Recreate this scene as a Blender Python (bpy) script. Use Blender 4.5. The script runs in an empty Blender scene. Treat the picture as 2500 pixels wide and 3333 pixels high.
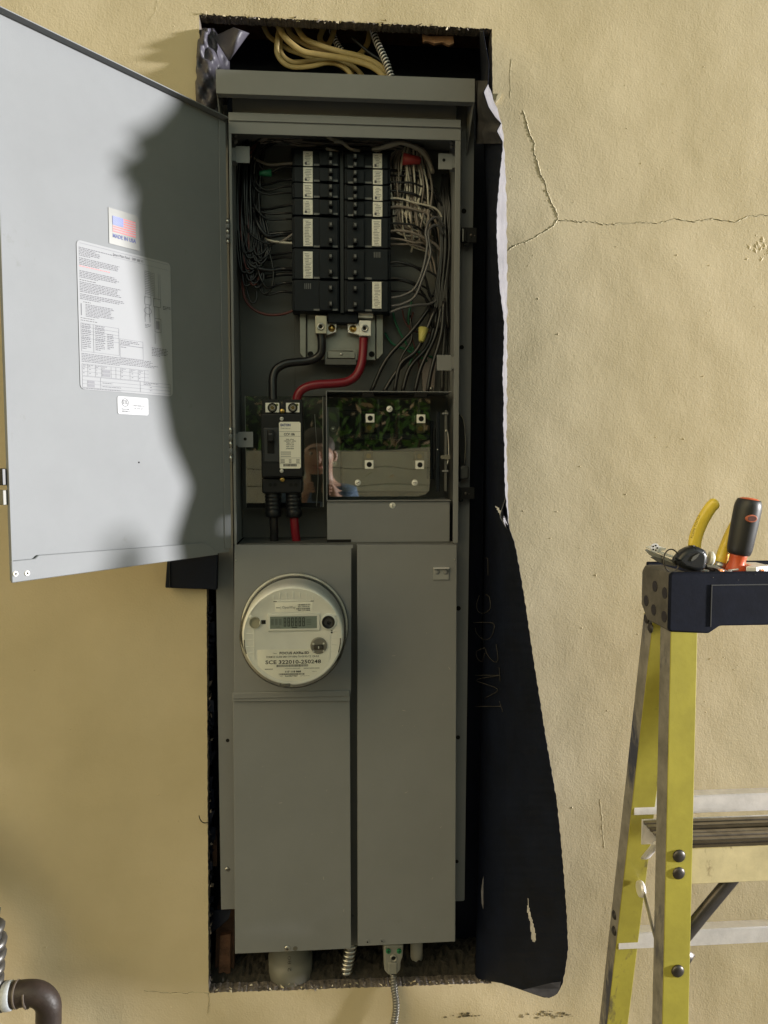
import bpy, bmesh, math, random
from mathutils import Vector, Matrix
random.seed(7)
SC = bpy.context.scene
COL = SC.collection
V = Vector

# ------------------------------------------------------------------ camera
F = 2503.0
YAW, PITCH = math.radians(4.3), math.radians(4.0)
CAM = V((0.0, -1.28, 1.35))
FWD = V((math.sin(YAW)*math.cos(PITCH), math.cos(YAW)*math.cos(PITCH), -math.sin(PITCH)))
RGT = V((math.cos(YAW), -math.sin(YAW), 0))
UPV = RGT.cross(FWD)
cd = bpy.data.cameras.new('camera')
cd.sensor_fit = 'HORIZONTAL'; cd.sensor_width = 36.0; cd.lens = 36.0*F/2500.0
cd.clip_start = 0.02; cd.clip_end = 500
cam = bpy.data.objects.new('camera', cd); COL.objects.link(cam)
m = Matrix.Identity(4)
for i in range(3):
    m[i][0] = RGT[i]; m[i][1] = UPV[i]; m[i][2] = -FWD[i]; m[i][3] = CAM[i]
cam.matrix_world = m
SC.camera = cam

# ------------------------------------------------------------------ sky and sun
SUN_A = math.radians(11.0)      # angle between the light and the wall plane
SUN_EL = math.radians(4.0)
world = bpy.data.worlds.new('World'); SC.world = world
world.use_nodes = True
nt = world.node_tree; bg = nt.nodes['Background']
sky = nt.nodes.new('ShaderNodeTexSky'); sky.sky_type = 'NISHITA'; sky.sun_disc = False
sky.sun_elevation = math.radians(40)
sky.sun_rotation = math.radians(225)
tint = nt.nodes.new('ShaderNodeMix'); tint.data_type = 'RGBA'; tint.blend_type = 'MULTIPLY'
tint.inputs['Factor'].default_value = 1.0
tint.inputs['B'].default_value = (1.0, 0.83, 0.45, 1)
nt.links.new(sky.outputs[0], tint.inputs['A'])
nt.links.new(tint.outputs['Result'], bg.inputs['Color'])
bg.inputs['Strength'].default_value = 0.14
sl = bpy.data.lights.new('sun', 'SUN'); sl.energy = 3.8; sl.angle = math.radians(4.5)
sl.color = (1.0, 0.98, 0.97)
sun = bpy.data.objects.new('sun', sl); COL.objects.link(sun)
SD = V((math.cos(SUN_A)*math.cos(SUN_EL), -math.sin(SUN_A)*math.cos(SUN_EL), math.sin(SUN_EL)))
sun.rotation_euler = SD.to_track_quat('Z', 'Y').to_euler()
sun.location = (4, -1, 2)
vs = SC.view_settings
vs.view_transform = 'Standard'; vs.look = 'None'; vs.exposure = 1.0; vs.gamma = 1.0
vs.use_curve_mapping = False

# ------------------------------------------------------------------ helpers
def ray(px, py):
    return FWD + RGT*((px-1250)/F) + UPV*((1666.5-py)/F)
def W(px, py, y=0.0):
    d = ray(px, py); return CAM + d*((y-CAM.y)/d.y)
def RC(x0, y0, x1, y1, y):
    a, b, c, d = W(x0, y0, y), W(x1, y0, y), W(x0, y1, y), W(x1, y1, y)
    return (a.x+c.x)/2, (b.x+d.x)/2, (c.z+d.z)/2, (a.z+b.z)/2     # X0 X1 Z0 Z1
def PX(n, y): return n*(y-CAM.y)/F                                # pixels -> metres at depth

MATS = {}
def mat(name, col, rough=0.5, metal=0.0, var=0.0, vscale=20, bump=0.0, bscale=200, dirt=None, dscale=6, dthr=0.6, spec=0.5, coat=0.0, trans=0.0, alpha=1.0, wave=None, stretch=None):
    if name in MATS: return MATS[name]
    M = bpy.data.materials.new(name); M.use_nodes = True
    n = M.node_tree; b = n.nodes['Principled BSDF']
    b.inputs['Base Color'].default_value = (*col, 1)
    b.inputs['Roughness'].default_value = rough
    b.inputs['Metallic'].default_value = metal
    b.inputs['Specular IOR Level'].default_value = spec
    b.inputs['Coat Weight'].default_value = coat
    b.inputs['Transmission Weight'].default_value = trans
    b.inputs['Alpha'].default_value = alpha
    tc = n.nodes.new('ShaderNodeTexCoord')
    cur = None
    if var or dirt:
        nz = n.nodes.new('ShaderNodeTexNoise'); nz.inputs['Scale'].default_value = vscale
        nz.inputs['Detail'].default_value = 6; nz.inputs['Roughness'].default_value = 0.65
        n.links.new(tc.outputs['Object'], nz.inputs['Vector'])
        rp = n.nodes.new('ShaderNodeValToRGB')
        rp.color_ramp.elements[0].position = 0.3; rp.color_ramp.elements[1].position = 0.7
        rp.color_ramp.elements[0].color = (*[c*(1-var) for c in col], 1)
        rp.color_ramp.elements[1].color = (*[min(1, c*(1+var)) for c in col], 1)
        n.links.new(nz.outputs['Fac'], rp.inputs['Fac']); cur = rp.outputs['Color']
    if dirt:
        nd = n.nodes.new('ShaderNodeTexNoise'); nd.inputs['Scale'].default_value = dscale
        nd.inputs['Detail'].default_value = 8; nd.inputs['Roughness'].default_value = 0.7
        if stretch:
            mp = n.nodes.new('ShaderNodeMapping'); mp.inputs['Scale'].default_value = stretch; n.links.new(tc.outputs['Object'], mp.inputs['Vector']); n.links.new(mp.outputs['Vector'], nd.inputs['Vector'])
        else: n.links.new(tc.outputs['Object'], nd.inputs['Vector'])
        r2 = n.nodes.new('ShaderNodeValToRGB')
        r2.color_ramp.elements[0].position = dthr; r2.color_ramp.elements[1].position = dthr+0.1
        n.links.new(nd.outputs['Fac'], r2.inputs['Fac'])
        mx = n.nodes.new('ShaderNodeMix'); mx.data_type = 'RGBA'
        n.links.new(r2.outputs['Color'], mx.inputs['Factor'])
        n.links.new(cur, mx.inputs['A']); mx.inputs['B'].default_value = (*dirt, 1)
        cur = mx.outputs['Result']
    if cur is not None: n.links.new(cur, b.inputs['Base Color'])
    if bump:
        nb = n.nodes.new('ShaderNodeTexNoise'); nb.inputs['Scale'].default_value = bscale
        nb.inputs['Detail'].default_value = 4
        n.links.new(tc.outputs['Object'], nb.inputs['Vector'])
        bp = n.nodes.new('ShaderNodeBump'); bp.inputs['Strength'].default_value = 1.0
        bp.inputs['Distance'].default_value = bump
        n.links.new(nb.outputs['Fac'], bp.inputs['Height'])
        if wave:
            nw = n.nodes.new('ShaderNodeTexNoise'); nw.inputs['Scale'].default_value = wave[0]; nw.inputs['Detail'].default_value = 1.5
            n.links.new(tc.outputs['Object'], nw.inputs['Vector'])
            bw = n.nodes.new('ShaderNodeBump'); bw.inputs['Distance'].default_value = wave[1]
            n.links.new(nw.outputs['Fac'], bw.inputs['Height']); n.links.new(bw.outputs['Normal'], bp.inputs['Normal'])
        n.links.new(bp.outputs['Normal'], b.inputs['Normal'])
    MATS[name] = M
    return M

class B:
    """collects shapes in world coordinates; done() links them as ONE mesh object"""
    def __init__(s): s.bm = bmesh.new(); s.mats = []
    def mi(s, m):
        if m not in s.mats: s.mats.append(m)
        return s.mats.index(m)
    def _f(s, fs, m, smooth=False):
        k = s.mi(m)
        for f in fs: f.material_index = k; f.smooth = smooth
    def face(s, pts, m):
        vs_ = [s.bm.verts.new(p) for p in pts]
        f = s.bm.faces.new(vs_); s._f([f], m); return f
    def box(s, x0, x1, y0, y1, z0, z1, m, bev=0.0, seg=2):
        if x0 > x1: x0, x1 = x1, x0
        if y0 > y1: y0, y1 = y1, y0
        if z0 > z1: z0, z1 = z1, z0
        r = bmesh.ops.create_cube(s.bm, size=1.0)
        vs_ = r['verts']
        for v in vs_:
            v.co = V(((x0+x1)/2+v.co.x*(x1-x0), (y0+y1)/2+v.co.y*(y1-y0), (z0+z1)/2+v.co.z*(z1-z0)))
        fs = set(f for v in vs_ for f in v.link_faces)
        s._f(fs, m)
        if bev:
            es = set(e for v in vs_ for e in v.link_edges)
            r = bmesh.ops.bevel(s.bm, geom=list(es), offset=bev, segments=seg, profile=0.5, affect='EDGES')
            s._f([f for f in r['faces']], m, True)
        return vs_
    def prism(s, poly, axis, a, b, m, bev=0.0):
        """poly = list of 2-D points in the plane across axis ('x': (y,z), 'y': (x,z), 'z': (x,y))"""
        def P(p, t):
            if axis == 'x': return V((t, p[0], p[1]))
            if axis == 'y': return V((p[0], t, p[1]))
            return V((p[0], p[1], t))
        lo = [s.bm.verts.new(P(p, a)) for p in poly]; hi = [s.bm.verts.new(P(p, b)) for p in poly]
        fs = [s.bm.faces.new(lo), s.bm.faces.new(hi[::-1])]
        n = len(poly)
        for i in range(n): fs.append(s.bm.faces.new([lo[(i+1) % n], lo[i], hi[i], hi[(i+1) % n]]))
        bmesh.ops.recalc_face_normals(s.bm, faces=fs)
        s._f(fs, m)
        if bev:
            es = set(e for v in lo+hi for e in v.link_edges)
            r = bmesh.ops.bevel(s.bm, geom=list(es), offset=bev, segments=2, profile=0.5, affect='EDGES')
            s._f(r['faces'], m, True)
    def hull(s, pts, tri, m):
        vs_ = [s.bm.verts.new(p) for p in pts]
        for t in tri: s._f([s.bm.faces.new([vs_[i] for i in t])], m)
    def lathe(s, c, axis, prof, m, seg=32, smooth=True, closed=True, up=None):
        """prof = [(distance along axis, radius)]"""
        ax = V(axis).normalized()
        t = V((0, 0, 1)) if abs(ax.z) < 0.9 else V((1, 0, 0))
        u = ax.cross(t).normalized(); w = ax.cross(u)
        rings = []
        for (d, r) in prof:
            rings.append([s.bm.verts.new(V(c)+ax*d+(u*math.cos(a)+w*math.sin(a))*max(r, 1e-5)) for a in [2*math.pi*i/seg for i in range(seg)]])
        fs = []
        for a, b in zip(rings, rings[1:]):
            for i in range(seg): fs.append(s.bm.faces.new([a[i], a[(i+1) % seg], b[(i+1) % seg], b[i]]))
        s._f(fs, m, smooth)
        caps = []
        if closed: caps = [s.bm.faces.new(rings[0][::-1]), s.bm.faces.new(rings[-1])]; s._f(caps, m)
        bmesh.ops.recalc_face_normals(s.bm, faces=fs+caps)
    def cyl(s, c, axis, r, h, m, seg=20, bev=0.0):
        if bev: s.lathe(c, axis, [(0, r), (h-bev, r), (h-bev*.3, r-bev*.3), (h, r-bev)], m, seg)
        else: s.lathe(c, axis, [(0, r), (h, r)], m, seg)
    def dome(s, c, axis, r, h, m, seg=20):
        s.lathe(c, axis, [(0, r), (h*.35, r*.95), (h*.7, r*.75), (h*.93, r*.4), (h, r*.02)], m, seg)
    def tube(s, pts, r, m, seg=8, sub=6, cap=True, flat=None, ridge=None):
        pts = smooth_path([V(p) for p in pts], sub) if sub > 1 else [V(p) for p in pts]
        n = len(pts)
        T = [(pts[min(i+1, n-1)]-pts[max(i-1, 0)]).normalized() for i in range(n)]
        t0 = T[0]; a = V((0, 1, 0)) if abs(t0.y) < 0.9 else V((1, 0, 0))
        u = (a - t0*a.dot(t0)).normalized(); rings = []
        for i in range(n):
            t = T[i]; u = (u - t*u.dot(t)).normalized(); w = t.cross(u)
            rr = r(i/(n-1)) if callable(r) else r
            if ridge: rr = rr*(1+ridge[1]*(0.5+0.5*math.cos(i*math.pi*2/ridge[0])))
            fy = flat if flat else 1.0
            rings.append([s.bm.verts.new(pts[i]+u*math.cos(q)*rr*fy+w*math.sin(q)*rr) for q in [2*math.pi*k/seg for k in range(seg)]])
        fs = []
        for A, Bq in zip(rings, rings[1:]):
            for i in range(seg): fs.append(s.bm.faces.new([A[i], A[(i+1) % seg], Bq[(i+1) % seg], Bq[i]]))
        s._f(fs, m, True)
        cs = []
        if cap: cs = [s.bm.faces.new(rings[0][::-1]), s.bm.faces.new(rings[-1])]; s._f(cs, m)
        bmesh.ops.recalc_face_normals(s.bm, faces=fs+cs)
    def text(s, body, o, xd, yd, h, m, width=None, align='L', bold=0.0, lift=0.0):
        cu = bpy.data.curves.new('t', 'FONT'); cu.body = body; cu.size = 1.0; cu.resolution_u = 2
        cu.offset = bold
        ob = bpy.data.objects.new('t', cu); COL.objects.link(ob)
        dg = bpy.context.evaluated_depsgraph_get()
        me = bpy.data.meshes.new_from_object(ob.evaluated_get(dg))
        if me.vertices:
            xs = [v.co.x for v in me.vertices]; x0, x1 = min(xs), max(xs)
            k = h/0.7; kx = (width/(x1-x0)) if width else k
            off = x0 if align == 'L' else (x0+x1)/2
            xd = V(xd).normalized(); yd = V(yd).normalized(); nn = xd.cross(yd)
            vv = [s.bm.verts.new(V(o)+xd*((v.co.x-off)*kx)+yd*(v.co.y*k)+nn*lift) for v in me.vertices]
            fs = []
            for p in me.polygons:
                try: fs.append(s.bm.faces.new([vv[i] for i in p.vertices]))
                except ValueError: pass
            s._f(fs, m)
        bpy.data.objects.remove(ob); bpy.data.curves.remove(cu); bpy.data.meshes.remove(me)
    def done(s, name, parent=None, label=None, cat=None, group=None, kind=None, org=None):
        me = bpy.data.meshes.new(name); 
        if org is None:
            c = V((0, 0, 0)); lo = [1e9]*3; hi = [-1e9]*3
            for v in s.bm.verts:
                for i in range(3): lo[i] = min(lo[i], v.co[i]); hi[i] = max(hi[i], v.co[i])
            c = V([(lo[i]+hi[i])/2 for i in range(3)])
            if parent is None: c.z = lo[2]
        else: c = V(org)
        for v in s.bm.verts: v.co -= c
        s.bm.to_mesh(me); s.bm.free()
        for m_ in s.mats: me.materials.append(m_)
        o = bpy.data.objects.new(name, me); COL.objects.link(o)
        pw = V(parent['wo']) if parent else V((0, 0, 0))
        o.location = c - pw; o['wo'] = list(c)
        if parent: o.parent = parent
        tag(o, label, cat, group, kind)
        return o
def tag(o, label=None, cat=None, group=None, kind=None):
    if label: o['label'] = label
    if cat: o['category'] = cat
    if group: o['group'] = group
    if kind: o['kind'] = kind
def thing(name, loc, label, cat, group=None):
    o = bpy.data.objects.new(name, None); COL.objects.link(o); o.empty_display_size = 0.05
    o.location = loc; o['wo'] = list(loc); tag(o, label, cat, group); return o
def smooth_path(p, sub):
    if len(p) < 3: return [p[0].lerp(p[-1], i/sub) for i in range(sub+1)] if len(p) == 2 else p
    q = [p[0]*2-p[1]] + p + [p[-1]*2-p[-2]]; out = []
    for i in range(1, len(q)-2):
        a, b, c, d = q[i-1], q[i], q[i+1], q[i+2]
        for k in range(sub):
            t = k/sub
            out.append(0.5*((2*b)+(c-a)*t+(2*a-5*b+4*c-d)*t*t+(3*b-a-3*c+d)*t*t*t))
    out.append(p[-1]); return out
def interp(tab, x):
    if x <= tab[0][0]: return tab[0][1]
    for (a, va), (b, vb) in zip(tab, tab[1:]):
        if x <= b: return va+(vb-va)*(x-a)/(b-a)
    return tab[-1][1]

# ------------------------------------------------------------------ materials
GREY = mat('grey_painted_steel', (0.205, 0.213, 0.222), 0.6, spec=0.3, var=0.06, vscale=6, bump=0.00012, bscale=900, wave=(2.6, .004), dirt=(0.17, 0.175, 0.17), dscale=14, dthr=0.64)
GREY2 = mat('grey_steel_painted_shade', (0.085, 0.088, 0.084), 0.55, var=0.06, vscale=9)  # same grey paint, darkened in colour to stand for interior shade
ZINC = mat('zinc_plated_steel', (0.5, 0.49, 0.46), 0.32, 1.0, var=0.12, vscale=60)
ALU = mat('worn_aluminium', (0.84, 0.82, 0.84), 0.42, 0.45, var=0.12, vscale=40, bump=0.0002, bscale=150)
BRASS = mat('brass', (0.62, 0.42, 0.13), 0.3, 1.0)
LUG = mat('tin_plated_lug', (0.80, 0.79, 0.74), 0.4, 0.15)
BLK = mat('black_plastic', (0.008, 0.009, 0.011), 0.4, spec=0.35)
BLK2 = mat('black_breaker_plastic', (0.005, 0.008, 0.013), 0.5, spec=0.25, var=0.2, vscale=60)
HOLE = mat('hole_black', (0.003, 0.003, 0.003), 0.9)
WHITE = mat('white_paper_label', (0.33, 0.335, 0.35), 0.7, spec=0.2)
LABEL = mat('grey_white_label', (0.82, 0.81, 0.74), 0.4, var=0.12, vscale=260)
INK = mat('black_ink', (0.03, 0.03, 0.035), 0.5)
GINK = mat('grey_ink', (0.085, 0.085, 0.10), 0.6)
LINK = mat('pale_grey_ink', (0.17, 0.17, 0.19), 0.6)
NAVY = mat('navy_ink', (0.03, 0.05, 0.22), 0.5)
REDI = mat('red_ink', (0.55, 0.12, 0.13), 0.5)
COPPER = mat('bare_copper', (0.75, 0.33, 0.2), 0.35, 1.0)
WBLK = mat('black_insulation', (0.012, 0.012, 0.014), 0.3)
WRED = mat('red_insulation', (0.20, 0.008, 0.018), 0.33)
WDRED = mat('dull_red_insulation', (0.085, 0.016, 0.014), 0.4)
WWHT = mat('white_insulation', (0.55, 0.52, 0.45), 0.4)
WGRY = mat('grey_insulation', (0.22, 0.19, 0.17), 0.4)
WGRN = mat('green_insulation', (0.01, 0.12, 0.06), 0.4)
WYEL = mat('yellow_cable_jacket', (0.36, 0.265, 0.105), 0.5, var=0.12, vscale=50)
PAPER = mat('black_building_paper', (0.0026, 0.005, 0.015), 0.6, var=0.4, vscale=14, bump=0.0012, bscale=22, spec=0.25, dirt=(0.010, 0.011, 0.015), dscale=40, dthr=0.66, wave=(5, .01))
PAPERR = mat('pale_grey_building_paper', (0.19, 0.183, 0.202), 0.6, var=0.28, vscale=22, bump=0.0006, bscale=120)  # paler grey version of the building paper
WOOD = mat('raw_wood', (0.075, 0.035, 0.02), 0.7, var=0.5, vscale=45, bump=0.001, bscale=120)
MORTAR = mat('broken_stucco', (0.17, 0.145, 0.125), 0.9, var=0.5, vscale=70, bump=0.004, bscale=160)
DIRT = mat('mortar_rubble', (0.03, 0.026, 0.02), 0.95, var=0.5, vscale=60, bump=0.004, bscale=120)
PVC = mat('grey_pvc', (0.16, 0.155, 0.13), 0.45)
PVCW = mat('pale_pvc', (0.42, 0.40, 0.36), 0.5)
RUST = mat('brown_painted_iron', (0.036, 0.025, 0.021), 0.5, var=0.3, vscale=40, bump=0.0006, bscale=200)
TAPE = mat('white_thread_tape', (0.55, 0.58, 0.62), 0.5, var=0.15, vscale=200)
FYEL = mat('yellow_fibreglass', (0.38, 0.335, 0.05), 0.5, var=0.2, vscale=9, dirt=(0.15, 0.125, 0.06), dscale=26, dthr=0.60, bump=0.0002, bscale=120, stretch=(1.0, 1.0, .35))
FWORN = mat('worn_fibreglass_edge', (0.24, 0.22, 0.19), 0.6, var=0.35, vscale=30, dirt=(0.045, 0.05, 0.085), dscale=14, dthr=0.50, stretch=(1, 1, .4))
STEP = mat('scuffed_step_nosing', (0.66, 0.57, 0.34), 0.45, 0.1, var=0.18, vscale=20, dirt=(0.24, 0.17, 0.09), dscale=34, dthr=0.60, stretch=(1, 1, .5), bump=0.0002, bscale=90)
CAPM = mat('black_cap_plastic', (0.007, 0.009, 0.02), 0.75, var=0.3, vscale=40, bump=0.00012, bscale=300, spec=0.15)
CAPW = mat('worn_cap_plastic', (0.11, 0.10, 0.085), 0.7, var=0.4, vscale=30)
BRACE = mat('dark_steel_brace', (0.10, 0.09, 0.085), 0.4, 0.8, var=0.3, vscale=30)
PYEL = mat('yellow_handle_rubber', (0.78, 0.58, 0.06), 0.34, coat=0.3, var=0.06, vscale=60)
ORNG = mat('orange_plastic', (0.62, 0.10, 0.03), 0.38, var=0.1, vscale=100)
GRIP = mat('black_grip_rubber', (0.02, 0.02, 0.022), 0.45)
CREAM = mat('cream_plastic', (0.86, 0.86, 0.83), 0.45, var=0.03, vscale=30)
CREAML = mat('cream_label', (0.90, 0.89, 0.82), 0.45)
LCD = mat('lcd_grey_green', (0.24, 0.29, 0.27), 0.3)

def sheet_mat(name, refl, col=(0.9, 0.92, 0.88), rough=0.02, ior=1.49):
    M = bpy.data.materials.new(name); M.use_nodes = True; n = M.node_tree
    n.nodes.remove(n.nodes['Principled BSDF']); out = n.nodes['Material Output']
    tr = n.nodes.new('ShaderNodeBsdfTransparent'); tr.inputs['Color'].default_value = (*col, 1)
    gl = n.nodes.new('ShaderNodeBsdfGlossy'); gl.inputs['Roughness'].default_value = rough
    lw = n.nodes.new('ShaderNodeFresnel'); lw.inputs['IOR'].default_value = ior
    ad = n.nodes.new('ShaderNodeMath'); ad.operation = 'ADD'; ad.inputs[1].default_value = refl; ad.use_clamp = True
    n.links.new(lw.outputs[0], ad.inputs[0])
    mx = n.nodes.new('ShaderNodeMixShader'); n.links.new(ad.outputs[0], mx.inputs[0])
    n.links.new(tr.outputs[0], mx.inputs[1]); n.links.new(gl.outputs[0], mx.inputs[2])
    tc = n.nodes.new('ShaderNodeTexCoord'); nz = n.nodes.new('ShaderNodeTexNoise'); nz.inputs['Scale'].default_value = 7
    nz.inputs['Detail'].default_value = 1
    n.links.new(tc.outputs['Object'], nz.inputs['Vector'])
    bp = n.nodes.new('ShaderNodeBump'); bp.inputs['Distance'].default_value = 0.0008
    n.links.new(nz.outputs[0], bp.inputs['Height']); n.links.new(bp.outputs[0], gl.inputs['Normal'])
    n.links.new(mx.outputs[0], out.inputs['Surface']); return M
PLEXI = sheet_mat('clear_plastic_cover', 0.17)
PLEXI2 = sheet_mat('clear_plastic_sheet', 0.12)
CLEAR = sheet_mat('clear_polycarbonate', 0.02, (0.985, 0.985, 0.97), 0.05, 1.22)
FILM = sheet_mat('thin_clear_film', 0.06, (0.80, 0.80, 0.78), 0.25)

# wall material: stucco painted tan, fine grain relief and broad patchiness
def wall_mat():
    M = bpy.data.materials.new('tan_painted_stucco'); M.use_nodes = True; n = M.node_tree; b = n.nodes['Principled BSDF']
    tc = n.nodes.new('ShaderNodeTexCoord')
    def noise(s, d, r=0.55):
        z = n.nodes.new('ShaderNodeTexNoise'); z.inputs['Scale'].default_value = s; z.inputs['Detail'].default_value = d
        z.inputs['Roughness'].default_value = r; n.links.new(tc.outputs['Object'], z.inputs['Vector']); return z
    a = noise(3.2, 5); rp = n.nodes.new('ShaderNodeValToRGB')
    e = rp.color_ramp.elements; e[0].position = 0.32; e[1].position = 0.68
    e[0].color = (0.50, 0.418, 0.262, 1); e[1].color = (0.60, 0.508, 0.342, 1)
    n.links.new(a.outputs['Fac'], rp.inputs['Fac'])
    c = noise(38, 7, 0.7); r2 = n.nodes.new('ShaderNodeValToRGB')
    r2.color_ramp.elements[0].position = 0.70; r2.color_ramp.elements[1].position = 0.80
    n.links.new(c.outputs['Fac'], r2.inputs['Fac'])
    mx = n.nodes.new('ShaderNodeMix'); mx.data_type = 'RGBA'
    sc = n.nodes.new('ShaderNodeMath'); sc.operation = 'MULTIPLY'; sc.inputs[1].default_value = 0.5
    n.links.new(r2.outputs['Color'], sc.inputs[0]); n.links.new(sc.outputs[0], mx.inputs['Factor'])
    n.links.new(rp.outputs['Color'], mx.inputs['A']); mx.inputs['B'].default_value = (0.25, 0.2, 0.13, 1)
    n.links.new(mx.outputs['Result'], b.inputs['Base Color'])
    b.inputs['Roughness'].default_value = 0.62; b.inputs['Specular IOR Level'].default_value = 0.3
    f1 = noise(300, 3, 0.55); f2 = noise(4.0, 2.5); f3 = noise(110, 2); f4 = noise(36, 4)
    def bump(src, dist, prev=None):
        bp = n.nodes.new('ShaderNodeBump'); bp.inputs['Distance'].default_value = dist
        n.links.new(src.outputs['Fac'], bp.inputs['Height'])
        if prev: n.links.new(prev.outputs[0], bp.inputs['Normal'])
        return bp
    b0 = bump(f2, 0.009); b1 = bump(f4, 0.00045, b0); b2 = bump(f3, 0.0003, b1); b3 = bump(f1, 0.00045, b2)
    n.links.new(b3.outputs[0], b.inputs['Normal'])
    return M
WALL = wall_mat()

# ================================================================== THE SETTING
g = B(); g.face([(-12, -9, 0), (12, -9, 0), (12, 0.4, 0), (-12, 0.4, 0)], mat('concrete', (0.22, 0.21, 0.19), 0.9, var=0.2, vscale=3, bump=0.003, bscale=60))
g.done('ground', kind='structure', org=(0, 0, 0))

b = B(); b.box(-6, 7, -.65, 0.3, 2.62, 2.70, mat('brown_blocker', (.10, .07, .045), .8, var=.2, vscale=4)); b.done('added_sky_blocker', None, 'added unseen brown slab above the wall blocking overhead sky', 'sky blocker')  # slab added out of view to cut the sky fill from overhead
# ---- stucco wall with the cut opening
def jit(a, b, n, amp, rr):
    out = []
    for i in range(n):
        t = i/n; p = V(a).lerp(V(b), t)
        d = (V(b)-V(a)).normalized(); nn = V((-d.y, d.x))
        out.append(p + nn*rr.uniform(-amp, amp) + d*rr.uniform(-amp, amp)*0.3)
    return out
def w2(px, py): q = W(px, py, 0); return V((q.x, q.z))
rr = random.Random(3)
TL, TR, BR_, BL = w2(648, 47), w2(1601, 94), w2(1600, 3200), w2(679, 3232)
RM = w2(1606, 420)
LM = w2(672, 1900)
hole = jit(TL, TR, 200, 0.0011, rr) + jit(TR, RM, 20, 0.0005, rr) + jit(RM, BR_, 60, 0.0006, rr) + jit(BR_, BL, 150, 0.0010, rr) + jit(BL, LM, 140, 0.0004, rr) + jit(LM, TL, 140, 0.0005, rr)
wall = thing('stucco_wall', (0, 0, 0), 'tan painted stucco wall with a ragged tall opening cut around the panel', 'wall')
b = B()
outer = [V((-6, -0.02)), V((7, -0.02)), V((7, 3.4)), V((-6, 3.4))]
vo = [b.bm.verts.new((p.x, 0, p.y)) for p in outer]; vh = [b.bm.verts.new((p.x, 0, p.y)) for p in hole]
es = [b.bm.edges.new((vo[i], vo[(i+1) % 4])) for i in range(4)] + [b.bm.edges.new((vh[i], vh[(i+1) % len(vh)])) for i in range(len(vh))]
r = bmesh.ops.triangle_fill(b.bm, edges=es, use_beauty=False)
fs = [f for f in r['geom'] if isinstance(f, bmesh.types.BMFace)]
# drop faces inside the hole
def inside(p, poly):
    c = False; j = len(poly)-1
    for i in range(len(poly)):
        if (poly[i].y > p.y) != (poly[j].y > p.y) and p.x < (poly[j].x-poly[i].x)*(p.y-poly[i].y)/(poly[j].y-poly[i].y)+poly[i].x: c = not c
        j = i
    return c
dead = [f for f in fs if inside(V((f.calc_center_median().x, f.calc_center_median().z)), hole)]
if dead: bmesh.ops.delete(b.bm, geom=dead, context='FACES_ONLY')
for f in b.bm.faces:
    if f.normal.y > 0: f.normal_flip()
for f in b.bm.faces: f.material_index = b.mi(WALL)
# thickness of the cut edge
prev = None; ring = []
for p, v in zip(hole, vh):
    c = V((0.12, 1.2)); d = (p-c).normalized()
    ring.append(b.bm.verts.new((p.x - d.x*0.0015+rr.uniform(-.0004, .0004), 0.010, p.y - d.y*0.0015*rr.random())))
ring2 = [b.bm.verts.new((p.x+rr.uniform(-.0006, .0006), 0.024, p.y+rr.uniform(-.0006, .0006))) for p in hole]
k = b.mi(MORTAR)
for A, C_ in ((vh, ring), (ring, ring2)):
    for i in range(len(A)):
        f = b.bm.faces.new([A[i], C_[i], C_[(i+1) % len(A)], A[(i+1) % len(A)]]); f.material_index = k
# paint crumbs standing off the surface
for i in range(150):
    x, z = (rr.uniform(0.28, 0.8), rr.uniform(0.4, 2.0)) if i < 110 else (rr.uniform(-0.75, -0.2), rr.uniform(0.4, 2.1))
    if inside(V((x, z)), hole): continue
    s_ = rr.uniform(0.0005, 0.0014); a = rr.uniform(0, 3.14)
    b.hull([V((x+math.cos(a)*s_*1.6, 0, z+math.sin(a)*s_*1.6)), V((x-math.sin(a)*s_, 0, z+math.cos(a)*s_)), V((x-math.cos(a)*s_*1.6, 0, z-math.sin(a)*s_*1.6)), V((x+math.sin(a)*s_, 0, z-math.cos(a)*s_)), V((x, -s_*1.1, z))],
           [(0, 1, 4), (1, 2, 4), (2, 3, 4), (3, 0, 4)], WALL)
b.done('wall_face', wall, org=(0, 0, 0))
# paint cracks: thin lifted ridges with a dark hairline
CRK = mat('crack_shadow_gap', (0.05, 0.04, 0.025), 0.9)
CRP = mat('lifted_paint_lip', (0.60, 0.52, 0.34), 0.6)
def crack(pts, w=0.0011, h=0.0010, gap=True):
    b = B(); P = []
    for (a, c) in zip(pts, pts[1:]):
        for k in range(7):
            t = k/7; P.append((a[0]+(c[0]-a[0])*t+rr.uniform(-1.7, 1.7), a[1]+(c[1]-a[1])*t+rr.uniform(-1.7, 1.7)))
    P.append(pts[-1]); Q = [W(x, y, 0) for x, y in P]
    for i in range(len(Q)-1):
        a, c = Q[i], Q[i+1]; d = (c-a).normalized(); nn = V((-d.z, 0, d.x))
        if nn.x < 0: nn = -nn
        wa = w*(0.5+rr.random()); ha = h*(0.4+rr.random())
        o = V((0, -0.0003, 0)); top = V((0, -ha, 0))
        b.face([a+o+nn*wa, c+o+nn*wa, c+top, a+top], CRP)
        b.face([a+top, c+top, c+o-nn*wa*.5, a+o-nn*wa*.5], CRP)
        if gap: b.face([a+o-nn*wa*.5, c+o-nn*wa*.5, c+o-nn*wa*.95, a+o-nn*wa*.95], CRK)
    return b
def z7(l): return [(1450+.4746*x, 250+.4746*y) for x, y in l]
crack(z7([(535, 235), (560, 320), (580, 400), (612, 455), (610, 520), (630, 580), (655, 670), (685, 720), (700, 790), (722, 850), (765, 930), (772, 980)])).done('crack', wall, 'branching paint crack rising from the junction')
crack(z7([(430, 1190), (480, 1155), (550, 1135), (600, 1110), (680, 1060), (735, 1030), (772, 980)])).done('crack', wall, 'crack running down left to the opening')
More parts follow.
